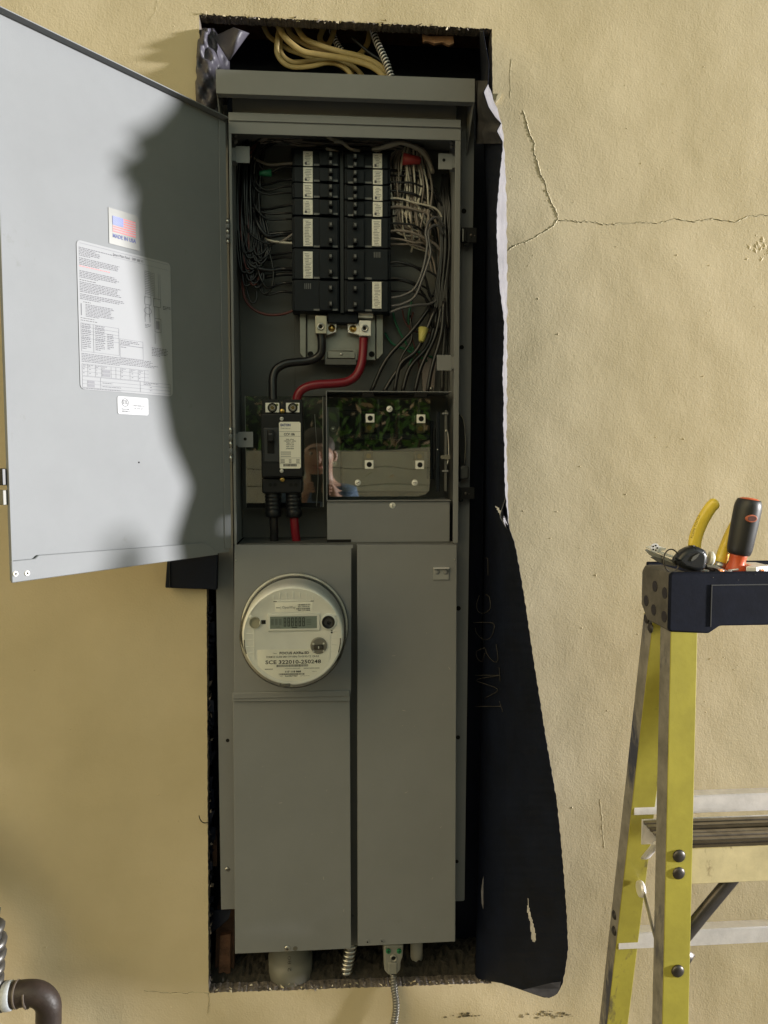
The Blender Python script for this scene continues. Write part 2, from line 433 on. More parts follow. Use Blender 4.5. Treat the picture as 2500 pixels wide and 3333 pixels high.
crack([(1818, 716), (1863, 718), (1880, 722), (1924, 720), (1962, 731), (2000, 729), (2080, 724), (2140, 727), (2200, 712), (2260, 722), (2320, 712), (2395, 722), (2440, 703), (2520, 700)], 0.0011, 0.001).done('crack', wall, 'crack running right across the wall')
crack([(1664, 190), (1662, 255), (1663, 320)], 0.0006, 0.0004).done('crack', wall, 'short straight hairline crack above the long one')
crack([(1955, 2600), (1962, 2700), (1968, 2760)], 0.0006, 0.0005, False).done('crack', wall)
crack([(515, 0), (505, 40), (480, 75)], 0.0005, 0.0004, False).done('crack', wall)
crack([(470, 3222), (560, 3232), (682, 3230)], 0.0011, -0.0002).done('score_line', wall)
crack([(680, 3225), (682, 3270), (678, 3300)], 0.0009, -0.0002).done('score_line', wall)
# ragged lath and paint fibres on the top edge
b = B()
for i in range(170):
    x = rr.uniform(650, 1600); y = 47+(x-648)*0.0495
    a = W(x, y+rr.uniform(-5, 3), rr.uniform(-.002, .006)); s_ = rr.uniform(.0015, .006)
    d = V((rr.uniform(-1, 1), rr.uniform(-.5, .1), rr.uniform(-1, .3))).normalized()*s_
    n2 = V((rr.uniform(-1, 1), -.4, rr.uniform(-1, 1))).normalized()*s_*.4
    b.face([a-n2, a+n2, a+d+n2*.3, a+d-n2*.3], MORTAR if rr.random() < .6 else WALL)
for i in range(260):
    x = rr.uniform(700, 1590); y = 3228-(x-690)*0.028
    a = W(x, y+rr.uniform(-14, 4), rr.uniform(-.001, .02)); s_ = rr.uniform(.001, .005)
    q = [V((rr.uniform(-1, 1), rr.uniform(-1, 1), rr.uniform(-.2, 1)))*s_ for _ in range(4)]
    b.hull([a+v for v in q], [(0, 1, 2), (0, 2, 3), (0, 3, 1), (1, 2, 3)], MORTAR if rr.random() < .6 else CRP)
for i in range(120):
    y = rr.uniform(1950, 3225); x = 672+(y-1900)*0.0052
    a = W(x+rr.uniform(-1, 10), y, rr.uniform(.0, .02)); s_ = rr.uniform(.001, .006)
    q = [V((rr.uniform(-.3, 1), rr.uniform(-1, 1), rr.uniform(-1, 1)))*s_ for _ in range(4)]
    b.hull([a+v for v in q], [(0, 1, 2), (0, 2, 3), (0, 3, 1), (1, 2, 3)], MORTAR if rr.random() < .5 else PAPER)
b.done('broken_edge', wall)
# cavity behind
X0, X1, Z0, Z1 = RC(600, -40, 1720, 3300, 0.0)
b = B(); b.box(X0-.05, X1+.05, 0.115, 0.125, Z0-.05, Z1+.05, PAPER)
b.box(X0-.05, W(655, 1600, .03).x, 0.0245, 0.115, Z0-.05, Z1+.05, PAPER)
b.box(W(1606, 1600, .03).x, X1+.05, 0.0245, 0.115, Z0-.05, Z1+.05, PAPER)
b.box(W(655, 1600, .03).x+.0005, W(1606, 1600, .03).x-.0005, 0.0245, 0.115, W(1000, 44, .03).z, Z1+.05, WOOD)
b.done('sheathing', wall)
b = B()
zt = W(1100, 3215, 0.0).z
xa, xb = W(674, 3200, 0).x, W(1606, 3200, 0).x
N, K = 90, 10
gv = [[b.bm.verts.new((xa+(xb-xa)*i/N, 0.0245+(0.09)*j/K, zt+rr.uniform(0, .006)+(.012*math.sin(j/K*3.1)*(rr.random()*.6+.7))-(.005 if j == 0 else 0))) for i in range(N+1)] for j in range(K+1)]
for j in range(K):
    for i in range(N): f = b.bm.faces.new([gv[j][i], gv[j][i+1], gv[j+1][i+1], gv[j+1][i]]); f.material_index = b.mi(DIRT)
x0_ = [b.bm.verts.new((v.co.x, 0.0245, zt-.03)) for v in gv[0]]
for i in range(N): f = b.bm.faces.new([x0_[i], x0_[i+1], gv[0][i+1], gv[0][i]]); f.material_index = b.mi(DIRT)
b.done('sill_rubble', wall)
# exposed framing, bottom left and top right
b = B(); b.prism([(W(705, 2960, .05).x, W(705, 2962, .05).z), (W(762, 2960, .05).x, W(762, 2955, .05).z), (W(762, 3190, .05).x, W(762, 3190, .05).z), (W(700, 3190, .05).x, W(700, 3190, .05).z)], 'y', .05, .09, WOOD)
b.prism([(W(718, 3040, .045).x, W(718, 3040, .045).z), (W(752, 3045, .045).x, W(752, 3035, .045).z), (W(750, 3185, .045).x, W(750, 3165, .045).z), (W(712, 3185, .045).x, W(725, 3185, .045).z)], 'y', .04, .05, mat('split_wood', (0.14, 0.065, 0.035), .7, var=.5, vscale=60, bump=.001, bscale=150))
b.done('wood_stud', wall, 'split reddish wood stud at the lower left of the opening')
b = B(); zz = [(1375, 112), (1400, 118), (1475, 118), (1478, 140), (1462, 147), (1440, 137), (1415, 142), (1395, 134), (1378, 135)]
b.prism([(W(x, y, .03).x, W(x, y, .03).z) for x, y in zz][::-1], 'y', .03, .036, mat('splintered_wood', (0.42, 0.24, 0.15), .7, var=.4, vscale=80))
b.done('wood_splinter', wall)
b = B(); X = RC(692, 2720, 706, 2820, .03); b.box(X[0], X[1], .03, .05, X[2], X[3], WOOD); b.done('wood_stud', wall)
# smudges of dirty render near the bottom edge: thin rough skim patches
SM = mat('grimy_smear', (0.16, 0.13, 0.07), .8, var=.4, vscale=60)
b = B()
for i in range(70):
    cx, cy = (rr.gauss(1790, 38), rr.gauss(3303, 6)) if i < 45 else (rr.gauss(1510, 22), rr.gauss(3305, 5))
    a = W(cx, cy, -0.0006); s_ = rr.uniform(.0006, .0028)
    b.face([a+V((math.cos(q)*s_*1.8*rr.uniform(.5, 1), 0, math.sin(q)*s_*rr.uniform(.4, 1))) for q in [k*1.05 for k in range(6)]], SM)
b.done('grime', wall)

# ================================================================== ELECTRICAL PANEL
FY = -0.030      # front plane of the box trim
BY = 0.080       # inside back plane
panel = thing('electrical_panel', (0.03, 0.0, W(1120, 3090, 0).z), 'grey steel service panel standing open in the wall opening, wires and breakers exposed', 'electrical panel')
def Z4(x, y): return (750+.2712*x, 1250+.2712*y)
def Z5(x, y): return (1030+.36166*x, 1230+.36166*y)
def Z2(x, y): return (730+.51236*x, 400+.51236*y)
def Z3(x, y): return (730+.51236*x, 950+.51236*y)
def bx(b, x0, y0, x1, y1, ya, yb, m, bev=0.0):
    X = RC(x0, y0, x1, y1, min(ya, yb)); b.box(X[0], X[1], ya, yb, X[2], X[3], m, bev)
# enclosure: side walls, back, top, body behind the covers
b = B()
xl, xr = RC(753, 380, 1496, 1773, FY)[0:2]; zt_ = W(1120, 385, FY).z; zb_ = W(1120, 3082, -.012).z; zm = W(1120, 1766, -.012).z
T = 0.0018
b.box(xl, xl+T, FY, BY, zm, zt_-.001, GREY, .0004); b.box(xr-T, xr, FY, BY, zm, zt_-.001, GREY, .0004)
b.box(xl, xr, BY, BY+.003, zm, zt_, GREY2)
b.box(xl+.0002, xr-.0002, FY+.001, BY, zt_-.0018, zt_, GREY)
# returned lips round the opening
zl = W(1120, 446, FY).z
b.box(xl, xr, FY-.0005, FY+.0015, zl, zt_+.0005, GREY, .0006)
b.box(xl+.0005, xr-.0005, FY-.003, FY-.0007, zt_-.010, zt_+.0025, GREY, .0008)
b.box(xl+.0004, RC(762, 400, 763, 1773, FY)[0], FY-.0004, FY+.001, zm, zl-.0002, GREY, .0005)
b.box(RC(1478, 400, 1480, 1773, FY)[0], xr-.0004, FY-.0004, FY+.001, zm, zl-.0002, GREY, .0005)
# body behind covers
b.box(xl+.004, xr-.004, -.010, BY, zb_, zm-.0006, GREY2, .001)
# raised seam on back plate
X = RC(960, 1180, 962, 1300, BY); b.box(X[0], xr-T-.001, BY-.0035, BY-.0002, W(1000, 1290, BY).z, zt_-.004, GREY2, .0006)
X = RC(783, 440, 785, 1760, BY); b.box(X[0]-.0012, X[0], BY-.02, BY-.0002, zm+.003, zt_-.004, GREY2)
b.done('enclosure', panel)
# side flanges
b = B()
X = RC(1487, 310, 1540, 2932, .006); 
b.prism([(X[0]-.004, X[3]), (W(1545, 310, .006).x, X[3]), (W(1512, 2932, .006).x, X[2]+.002), (W(1509, 2932, .006).x, X[2]), (X[0]-.004, X[2])][::-1], 'y', .006, .0085, GREY)
fl = b.done('flange', panel)
def holes(lst, y, par, m=HOLE):
    for (x, yy, r_) in lst:
        b = B(); b.cyl(W(x, yy, y)+V((0, .0004, 0)), (0, -1, 0), PX(r_, y), .0008, m, 16); b.done('mounting_hole', par)
holes([(1510, 687, 8), (1503, 1130, 7), (1492, 1980, 8), (1491, 2400, 7), (1487, 2804, 6)], .006, fl)
b = B(); X = RC(704, 1850, 760, 2960, .006)
b.box(W(697, 2000, .006).x+.004, X[1]+.004, .006, .0085, X[2], W(700, 340, .006).z, GREY)
fl2 = b.done('flange', panel); holes([(741, 2410, 6)], .006, fl2)
def phillips(b, px, py, y, r_, m=ZINC):
    c = W(px, py, y); r = PX(r_, y)
    b.dome(c, (0, -1, 0), r, r*.45, m, 18)
    b.box(c.x-r*.5, c.x+r*.5, c.y-r*.47, c.y-r*.35, c.z-r*.1, c.z+r*.1, HOLE)
    b.box(c.x-r*.1, c.x+r*.1, c.y-r*.4701, c.y-r*.35, c.z-r*.5, c.z+r*.5, HOLE)
b = B(); phillips(b, 740, 2830, .006, 8); b.done('screw', panel)
# rain hood
b = B()
X = RC(703, 222, 1546, 322, -.058); za, zb = W(1120, 240, -.058).z, W(1120, 318, -.058).z
x0, x1 = X[0], X[1]
b.box(x0, x1, -.058, -.0565, zb, za, GREY, .0005)
b.face([(x0+.0005, -.058, za-.0002), (x1-.0005, -.058, za-.0002), (x1-.0005, .02, za+.012), (x0+.0005, .02, za+.012)], GREY)
b.box(x0+.002, x1-.002, -.0563, -.045, zb-.0002, zb+.0012, GREY)
b.done('rain_hood', panel)
for s_ in (0, 1):
    b = B(); xx = x0+.0003 if s_ == 0 else x1-.0018
    b.prism([(-.0563, za-.001), (-.0563, zb+.0003), (-.048, zb-.004), (.004, zb-.055), (.004, za)], 'x', xx, xx+.0015, GREY)
    b.done('hood_side', panel)
b = B(); X = RC(757, 300, 1485, 400, -.012); b.box(X[0], X[1], -.014, .06, zt_-.001, za+.002, GREY, .0008); b.done('upper_shroud', panel)
FLK = mat('plaster_dust_fleck', (.42, .40, .35), .9)
b = B(); rd = random.Random(31)
for i in range(46):
    lft = rd.random() < .5; x = rd.uniform(775, 1130) if lft else rd.uniform(1175, 1475); y = rd.uniform(2300, 3050) if lft else rd.uniform(1900, 3050)
    a = W(x, y, -.0314 if lft else -.0344); s_ = rd.uniform(.0002, .0006); L_ = s_*rd.choice([1, 1, 1, 5]); an = rd.uniform(0, 3.1)
    u = V((math.cos(an), 0, math.sin(an))); n2 = V((-math.sin(an), 0, math.cos(an)))
    b.face([a-u*L_-n2*s_*.5, a+u*L_-n2*s_*.5, a+u*L_+n2*s_*.5, a-u*L_+n2*s_*.5], FLK)
b.done('dust_specks', panel, kind='stuff')
# clips
def clip(x0, y0, x1, y1, y, hole=None, name='retaining_clip'):
    b = B(); bx(b, x0, y0, x1, y1, y, y+.0015, GREY, .0006)
    X = RC(x0, y0, x1, y1, y)
    if x0 < 1100: b.box(xl+T, X[0]+.001, y+.0002, y+.02, X[2]+.003, X[3]-.003, GREY)
    else: b.box(X[1]-.001, xr-T, y+.0002, y+.02, X[2]+.003, X[3]-.003, GREY)
    o = b.done(name, panel)
    if hole: holes([hole], y-.0001, o)
clip(767, 475, 813, 530, -.005); clip(1427, 499, 1473, 551, -.005, (1445, 521, 5)); clip(1422, 1155, 1470, 1206, -.005); clip(775, 1405, 824, 1456, -.005, (798, 1429, 5))
for (x, y) in ((768, 440), (768, 462), (1470, 478), (1470, 466)):
    b = B(); b.dome(W(x, y, .0), (0, -1, 0), PX(7, 0), .003, GREY, 12); b.done('rivet', panel)
# hinges
for (y0, y1) in ((712, 795), (1388, 1503)):
    b = B(); c0, c1 = W(752, y0, FY-.004), W(752, y1, FY-.004); n = 5; c0.x = c1.x = xl-.003
    b.box(c0.x-.013, c0.x-.002, FY-.001, FY+.001, c1.z, c0.z, GREY, .0004)
    for i in range(n):
        a = c1.z+(c0.z-c1.z)*i/n
        b.cyl((c0.x, FY-.004, a+.0004), (0, 0, 1), .003, (c0.z-c1.z)/n-.0008, GREY if i % 2 else ZINC, 12)
    b.done('hinge', panel)

# ---- door, swung open towards the camera
H = V((xl-.004, FY-.004, 0)); H.x = W(743, 1100, FY).x; H.y = FY-.002
E = V((-.636, -.771, 0)).normalized(); NR = V((-E.y, E.x, 0)).normalized()
if NR.x < 0: NR = -NR
def D(px, py, lift=0.0):
    d = ray(px, py); P0 = H+NR*lift
    t = (P0-CAM).dot(NR)/d.dot(NR); return CAM+d*t
def dl(px, py):
    p = D(px, py); return ((p-H).dot(E), p.z)
uF = dl(4, 1000)[0]
zT0, zT1 = dl(735, 378)[1], dl(3, 60)[1]; zB0, zB1 = dl(735, 1790)[1], dl(8, 1905)[1]
zT, zB = (zT0+zT1)/2, (zB0+zB1)/2
print('door', uF, zT0, zT1, zB0, zB1)
def dp(u, z, n=0.0): return H+E*u+NR*n+V((0, 0, z))
def dprism(b, poly, n0, n1, m, bev=0):
    lo = [b.bm.verts.new(dp(u, z, n0)) for u, z in poly]; hi = [b.bm.verts.new(dp(u, z, n1)) for u, z in poly]
    fs = [b.bm.faces.new(lo), b.bm.faces.new(hi[::-1])]; n = len(poly)
    for i in range(n): fs.append(b.bm.faces.new([lo[(i+1) % n], lo[i], hi[i], hi[(i+1) % n]]))
    bmesh.ops.recalc_face_normals(b.bm, faces=fs); b._f(fs, m)
    if bev:
        es_ = set(e for v in lo+hi for e in v.link_edges)
        r = bmesh.ops.bevel(b.bm, geom=list(es_), offset=bev, segments=2, profile=.5, affect='EDGES'); b._f(r['faces'], m, True)
b = B()
cr = dl(20, 1825)[1]; cr0 = dl(650, 1772)[1]
N = 40
dprism(b, [(0.004, zB), (uF, zB), (uF, zT), (0.004, zT)], -.0018, 0, GREY, .0006)
dprism(b, [(0.004, zT-.0015), (uF, zT-.0015), (uF, zT), (.004, zT)], 0, .013, GREY, .0004)
dprism(b, [(uF-.0015, zB+.02), (uF, zB+.02), (uF, zT-.002), (uF-.0015, zT-.002)], 0, .004, GREY, .0004)
dprism(b, [(0.001, zB+.006), (.015, zB+.006), (.015, zT-.004), (.001, zT-.004)], 0.0003, .002, GREY, .0006)
door = b.done('door', panel, 'tall grey door swung open to the left')
b = B()
dprism(b, [(0.03, zB-.0015), (uF+.0005, zB-.002), (uF+.0005, cr-.0005), (uF-.03, cr-.001), (uF-.035, cr+.003), (.06, cr0+.002), (.045, cr0-.004)], .0004, .0042, GREY, .0012)
fs_ = b.done('folded_bottom_strip', door)
for (x, y) in ((50, 1868), (88, 1866)):
    b = B(); p = D(x, y, .0042); b.lathe(p, NR, [(0, .0036), (.0008, .0034), (.0016, .0026), (.0012, .0014), (-.0005, .0012)], LUG, 16, closed=False)
    b.cyl(p-NR*.0002, NR, .0013, .0005, HOLE, 10); b.done('rivet', fs_)
b = B(); b.cyl(D(452, 1505), NR, .0012, .0006, HOLE, 8)
b.done('dent', door)
for (y0, y1, mm) in ((1525, 1580, BLK), (1595, 1645, PVC)):
    b = B(); z0, z1 = dl(4, y1)[1], dl(4, y0)[1]; dprism(b, [(uF+.0002, z0), (uF+.006, z0), (uF+.006, z1), (uF+.0002, z1)], -.012, .0, mm, .0008); b.done('latch_striker', door)
# ---- stickers on the door: local frame, x runs from the free edge to the hinge
def drect(c4):
    q = [dl(*p) for p in c4]   # TL TR BR BL
    uL = (q[0][0]+q[3][0])/2; uR = (q[1][0]+q[2][0])/2
    return uL, uR, (q[0][1]+q[1][1])/2, (q[2][1]+q[3][1])/2
def rr_poly(u0, u1, z0, z1, r):
    out = []
    for (cx, cz, a0) in ((u1-r, z1-r, 0), (u0+r, z1-r, 90), (u0+r, z0+r, 180), (u1-r, z0+r, 270)):
        for k in range(5): a = math.radians(a0+k*22.5); out.append((cx+r*math.cos(a), cz+r*math.sin(a)))
    return out
uL, uR, zA, zC = drect([(250, 783), (553, 855), (562, 1292), (258, 1265)])
wS, hS = uL-uR, zA-zC
def S(x, y, n=.0012): return dp(uL-wS*x, zA-hS*y, n)          # x,y in 0..1 on the sheet
def srect(b, x0, y0, x1, y1, m, n=.0012): b.face([S(x0, y1, n), S(x1, y1, n), S(x1, y0, n), S(x0, y0, n)], m)
b = B()
dprism(b, rr_poly(uR, uL, zC, zA, .006), .0003, .0009, WHITE)
sheet = b.done('instruction_sheet', door, 'large white printed instruction sheet')
b = B(); rs = random.Random(11)
def para(x0, y0, x1, n, lh=.0105, m=GINK, skew=.0, last=.5):
    for i in range(n):
        xe = x0+(x1-x0)*(1 if i < n-1 else last)*(rs.uniform(.86, 1)); x = x0
        while x < xe:
            wl = rs.uniform(.008, .032); yy = y0+i*lh
            srect(b, x, yy, min(x+wl, xe), yy+lh*.42, m); x += wl+.006
def grid(x0, y0, x1, y1, nx, ny, t=.0022):
    for c in (nx if isinstance(nx, list) else [x0+(x1-x0)*i/nx for i in range(nx+1)]): srect(b, c, y0, c+t, y1, GINK, .0011)
    for c in (ny if isinstance(ny, list) else [y0+(y1-y0)*i/ny for i in range(ny+1)]): srect(b, x0, c, x1, c+t*.7, GINK, .0011)
b.text('Smart Main Panel   SMP 200 V1', S(.36, .047), -E, (0, 0, 1), .0036, GINK, width=wS*.32)
srect(b, .03, .016, .97, .018, LINK); srect(b, .36, .056, .97, .0575, LINK)
para(.02, .045, .4, 2); para(.02, .066, .24, 4); para(.02, .115, .46, 5); para(.02, .168, .70, 1, m=REDI)
para(.02, .20, .42, 5); para(.02, .26, .34, 1, m=INK); para(.02, .275, .44, 7); para(.02, .355, .47, 4)
para(.05, .405, .2, 1, m=INK); srect(b, .025, .42, .032, .50, GINK); para(.07, .42, .36, 9, .0098)
para(.02, .515, .3, 1, m=INK); para(.02, .53, .36, 1, m=INK)
grid(.02, .55, .40, .74, [.02, .14, .14, .40], [.55, .575, .6, .62, .65, .74]); para(.03, .555, .12, 14, .0125); para(.16, .555, .26, 14, .0125); para(.28, .60, .35, 9, .0125)
grid(.41, .62, .66, .75, 1, 1); grid(.41, .66, .66, .663, 1, 1); para(.42, .63, .63, 3); para(.42, .675, .54, 1)
para(.02, .755, .84, 6, .0105)
grid(.02, .825, .72, .905, [.02, .075, .15, .21, .31, .36, .41, .51, .60, .672], [.825, .85, .877, .905])
for q in (.03, .085, .155, .22, .42, .52, .61): para(q, .831, q+.05, 2, .009)
for q in (.858, .885): 
    for qx in (.03, .09, .16, .42, .53, .61): para(qx, q, qx+.03, 1)
    srect(b, .22, q-.004, .30, q+.015, LINK)
grid(.02, .91, .97, .985, [.02, .2, .62, .62, .9675], [.91, .935, .96, .985]); srect(b, .07, .938, .14, .956, LINK); srect(b, .07, .963, .14, .981, LINK)
para(.22, .943, .42, 1); para(.22, .968, .6, 1); para(.66, .915, .85, 2); para(.73, .945, .78, 1); para(.73, .968, .78, 1); para(.02, .989, .8, 1)
# wiring diagram
for k in range(14): srect(b, .70, .10+k*.0125, .755, .103+k*.0125, GINK); srect(b, .765, .104+k*.0125, .80, .107+k*.0125, LINK)
for x_ in (.697, .76, .805, .85, .87): srect(b, x_, .10, x_+.003, .30, LINK)
for (a0, b0, a1, b1) in ((.69, .285, .76, .34), (.79, .285, .87, .345), (.80, .43, .87, .53)):
    srect(b, a0, b0, a1, b0+.003, GINK); srect(b, a0, b1, a1, b1+.003, GINK); srect(b, a0, b0, a0+.004, b1, GINK); srect(b, a1, b0, a1+.004, b1, GINK)
srect(b, .815, .45, .855, .51, LINK)
for k in range(24):
    a = k*math.pi/12; srect(b, .72+.04*math.cos(a), .385+.024*math.sin(a), .728+.04*math.cos(a), .389+.024*math.sin(a), GINK)
for x_ in (.70, .74, .80, .85): srect(b, x_, .345, x_+.003, .43, GINK)
for x_ in (.69, .745): srect(b, x_, .41, x_+.004, .47, GINK)
para(.69, .485, .76, 3); para(.90, .33, .995, 3); srect(b, .80, .54, .803, .62, GINK); para(.76, .65, .95, 6, .011)
b.done('printing', sheet)
uL2, uR2, zA2, zC2 = drect([(351, 674), (452, 705), (453, 815), (355, 795)])
b = B(); dprism(b, [(uL2, zC2), (uR2, zC2), (uR2, zA2-.004), (uR2+.004, zA2), (uL2, zA2)][::-1], .0004, .0008, mat('grey_sticker_film', (0.20, 0.20, 0.185), .3))
fst = b.done('flag_sticker', door, 'clear sticker printed with a red white and blue flag')
f0, f1, fz1, fz0 = drect([(365, 705), (440, 722), (440, 771), (365, 757)])
def fr(b, x0, y0, x1, y1, m, n): b.face([dp(f0-(f0-f1)*x0, fz1-(fz1-fz0)*y1, n), dp(f0-(f0-f1)*x1, fz1-(fz1-fz0)*y1, n), dp(f0-(f0-f1)*x1, fz1-(fz1-fz0)*y0, n), dp(f0-(f0-f1)*x0, fz1-(fz1-fz0)*y0, n)], m)
b = B(); fr(b, 0, 0, 1, 1, WHITE, .0010)
for k in range(7): fr(b, 0, k*2/13, 1, (k*2+1)/13, REDI, .0012)
fr(b, 0, 0, .46, 7/13, mat('flag_blue', (0.09, 0.12, 0.38), .4), .0014)
for i in range(9):
    for j in range(6 if i % 2 == 0 else 5):
        fr(b, .03+j*.075+(.037 if i % 2 else 0), .03+i*.056, .045+j*.075+(.037 if i % 2 else 0), .05+i*.056, WHITE, .0016)
b.text('MADE IN USA', dp(f0, fz0-.0075, .0012), -E, (0, 0, 1), .0052, NAVY, width=(f0-f1), bold=.02)
b.done('flag_print', fst)
uL3, uR3, zA3, zC3 = drect([(380, 1289), (481, 1296), (483, 1352), (383, 1348)])
b = B(); dprism(b, rr_poly(uR3, uL3, zC3, zA3, .003), .0003, .0008, mat('bright_white_sticker', (0.42, 0.425, 0.44), .6)); es_ = b.done('certification_sticker', door)
b = B(); wE = uL3-uR3; hE = zA3-zC3
def e3(x, y, n=.0011): return dp(uL3-wE*x, zA3-hE*y, n)
c = e3(.24, .34); r_ = hE*.23
for k in range(28):
    a0, a1 = k*math.pi/14, (k+1)*math.pi/14
    P_ = lambda a, r: c-E*math.cos(a)*r+V((0, 0, math.sin(a)*r))
    b.face([P_(a0, r_), P_(a1, r_), P_(a1, r_*.86), P_(a0, r_*.86)][::-1], INK)
b.text('ETL', e3(.165, .42), -E, (0, 0, 1), hE*.20, INK, width=wE*.16, bold=.02)
b.text('Intertek', e3(.13, .74), -E, (0, 0, 1), hE*.08, GINK, width=wE*.24)
b.text('5025813', e3(.13, .88), -E, (0, 0, 1), hE*.09, GINK, width=wE*.24)
b.text('CONFORMS TO', e3(.45, .52), -E, (0, 0, 1), hE*.08, LINK, width=wE*.42)
b.text('UL STD 67', e3(.53, .68), -E, (0, 0, 1), hE*.08, LINK, width=wE*.28)
b.done('certification_mark', es_)
# ---- lower covers
def cover(poly_px, y, th, name, label, holes_=()):
    b = B(); P_ = [(W(x, yy, y).x, W(x, yy, y).z) for x, yy in poly_px]
    b.prism(P_[::-1], 'y', y, y+th, GREY, .0007)
    o = b.done(name, panel, label); return o
mc = cover([(763, 1774), (1144, 1774), (1143, 2246), (1140, 2262), (1139, 2283), (755, 2283), (756, 2262), (762, 2246)], -.036, .008, 'meter_cover', 'upper left steel cover around the meter')
b = B(); X = RC(756, 2240, 1139, 2284, -.040); b.box(X[0], X[1], -.0385, -.0355, X[2]+.006, X[3]-.006, GREY, .0014)
b.done('pressed_rib', mc)
b = B(); p = W(1149, 1780, -.036); b.box(W(1143, 1780, -.036).x, p.x, -.038, -.028, p.z-.002, W(1149, 1774, -.036).z, GREY, .0005); b.done('corner_tab', mc)
lc = cover([(759, 2282), (1139, 2282), (1143, 3088), (765, 3105)], -.031, .018, 'lower_cover', 'long lower left steel cover')
rc = cover([(1163, 1774), (1487, 1774), (1482, 3065), (1165, 3080)], -.034, .021, 'right_cover', 'long right hand steel cover')
b = B(); phillips(b, 935, 3087, -.031, 10); b.done('screw', lc)
b = B(); b.cyl(W(961, 3087, -.0308), (0, -1, 0), PX(8, -.03), .0006, mat('oxidised_disc', (.10, .095, .08), .7), 16); b.done('knockout', lc)
for (x, y) in ((1196, 3065), (1243, 3062)):
    b = B(); c = W(x, y, -.034); b.lathe(c, (0, -1, 0), [(0, .0041), (.0009, .0038), (.0004, .0028), (.0006, .0009)], GREY, 18, closed=False)
    b.cyl(c+V((0, -.0002, -.0006)), (0, -1, 0), .0012, .001, HOLE, 10); b.done('dimple', rc)
b = B(); bx(b, 1411, 1848, 1461, 1887, -.0365, -.0342, mat('pale_grey_bracket', (.27, .28, .28), .45), .0003)
X = RC(1411, 1838, 1464, 1845, -.045); b.box(RC(1411, 1848, 1461, 1887, -.0365)[0]-.0002, RC(1411, 1848, 1461, 1887, -.0365)[1]+.0002, -.0425, -.0343, RC(1411, 1848, 1461, 1887, -.0365)[3]-.0008, RC(1411, 1848, 1461, 1887, -.0365)[3]+.0006, ALU, .0002)
for x in (1423, 1451): b.dome(W(x, 1862, -.0365), (0, -1, 0), .0042, .002, GREY, 16)
b.done('seal_bracket', rc)
for (x, y, par) in ((1480, 1821, rc), (768, 1823, mc)):
    b = B(); b.dome(W(x, y, -.037), (0, -1, 0), .0011, .0008, ZINC, 10); b.done('rivet', par)
for (x, y) in ((1149, 2400), (1149, 2985)):
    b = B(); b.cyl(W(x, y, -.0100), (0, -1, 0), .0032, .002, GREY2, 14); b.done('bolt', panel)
# filler panel under the terminal box
b = B(); bx(b, 1065, 1632, 1464, 1765, .0, .002, GREY, .0006); fp = b.done('filler_plate', panel)
b = B(); bx(b, 1064, 1756, 1143, 1775, -.0005, .001, HOLE); b.done('slot', fp)
def slotscrew(px, py, y, r_, par, ang=.6, head=LUG):
    b = B(); c = W(px, py, y); r = PX(r_, y)
    b.lathe(c, (0, -1, 0), [(0, r), (.0006, r), (.0008, r*.8), (.0004, r*.72), (.0005, r*.62), (.0022, r*.58), (.0026, r*.4)], head, 20)
    u = V((math.cos(ang), 0, math.sin(ang)))*r*.55; n2 = V((-math.sin(ang), 0, math.cos(ang)))*r*.09; o = V((0, -.0027, 0))
    b.face([c+o-u-n2, c+o+u-n2, c+o+u+n2, c+o-u+n2], HOLE)
    b.done('screw', par)
slotscrew(1278, 1645, .0, 10, fp, 1.5)

# ---- terminal box on the right with its clear cover
b = B()
X = RC(1062, 1273, 1468, 1631, -.002); t = .0016; x0, x1, z0, z1 = X
b.box(x0, x1, -.004, BY-.001, z1-t, z1, GREY, .0004); b.box(x0, x0+t, -.004, BY-.001, z0, z1-t-.0001, GREY, .0004)
b.box(x0, x1, -.004, BY-.001, z0, z0+t, GREY, .0004)
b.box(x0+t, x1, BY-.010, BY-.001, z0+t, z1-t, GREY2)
for (a, c) in ((1180, 1216), (1350, 1390)): bx(b, a, 1279, c, 1292, -.0045, -.0005, HOLE)
tb = b.done('terminal_box', panel)
b = B(); X = RC(1070, 1296, 1400, 1616, .002)
b.prism([(X[0], X[2]), (X[1]-.02, X[2]), (X[1]-.008, X[2]+.003), (X[1]-.002, X[2]+.009), (X[1], X[2]+.02), (X[1], X[3]), (X[0], X[3])][::-1], 'y', .002, .004, PLEXI)
tc_ = b.done('clear_cover', tb)
slotscrew(1268, 1331, .0018, 10, tc_, .7); slotscrew(1165, 1571, .0018, 10, tc_, .5); slotscrew(1350, 1571, .0018, 10, tc_, 0)
b = B(); bx(b, 1065, 1325, 1106, 1577, .006, .012, GREY, .0006); br = b.done('side_bracket', tb)
b = B(); c = W(1085, 1397, .006); b.cyl(c, (0, -1, 0), .0048, .0008, ZINC, 20); b.dome(c+V((0, -.0008, 0)), (0, -1, 0), .0036, .0022, ZINC); b.done('screw', br)
b = B(); c = W(1087, 1508, .006); b.cyl(c, (0, -1, 0), .0056, .0008, ZINC, 20); b.cyl(c, (0, -1, 0), .0042, .003, LUG, 6); b.dome(c+V((0, -.003, 0)), (0, -1, 0), .0022, .0012, ZINC); b.done('hex_bolt', br)
b = B()
bx(b, 1110, 1335, 1400, 1412, .045, .068, BLK2, .002); bx(b, 1120, 1412, 1398, 1430, .03, .068, mat('blue_black_bar', (.012, .016, .035), .4), .001)
bx(b, 1110, 1432, 1400, 1470, .05, .068, BLK2, .002); bx(b, 1400, 1370, 1412, 1560, .02, .068, BLK2, .001)
for x in (1168, 1228, 1294, 1360): bx(b, x, 1300, x+8, 1412, .02, .068, mat('clear_grey_barrier', (.07, .08, .085), .3), .0004)
b.done('terminal_block', tb)
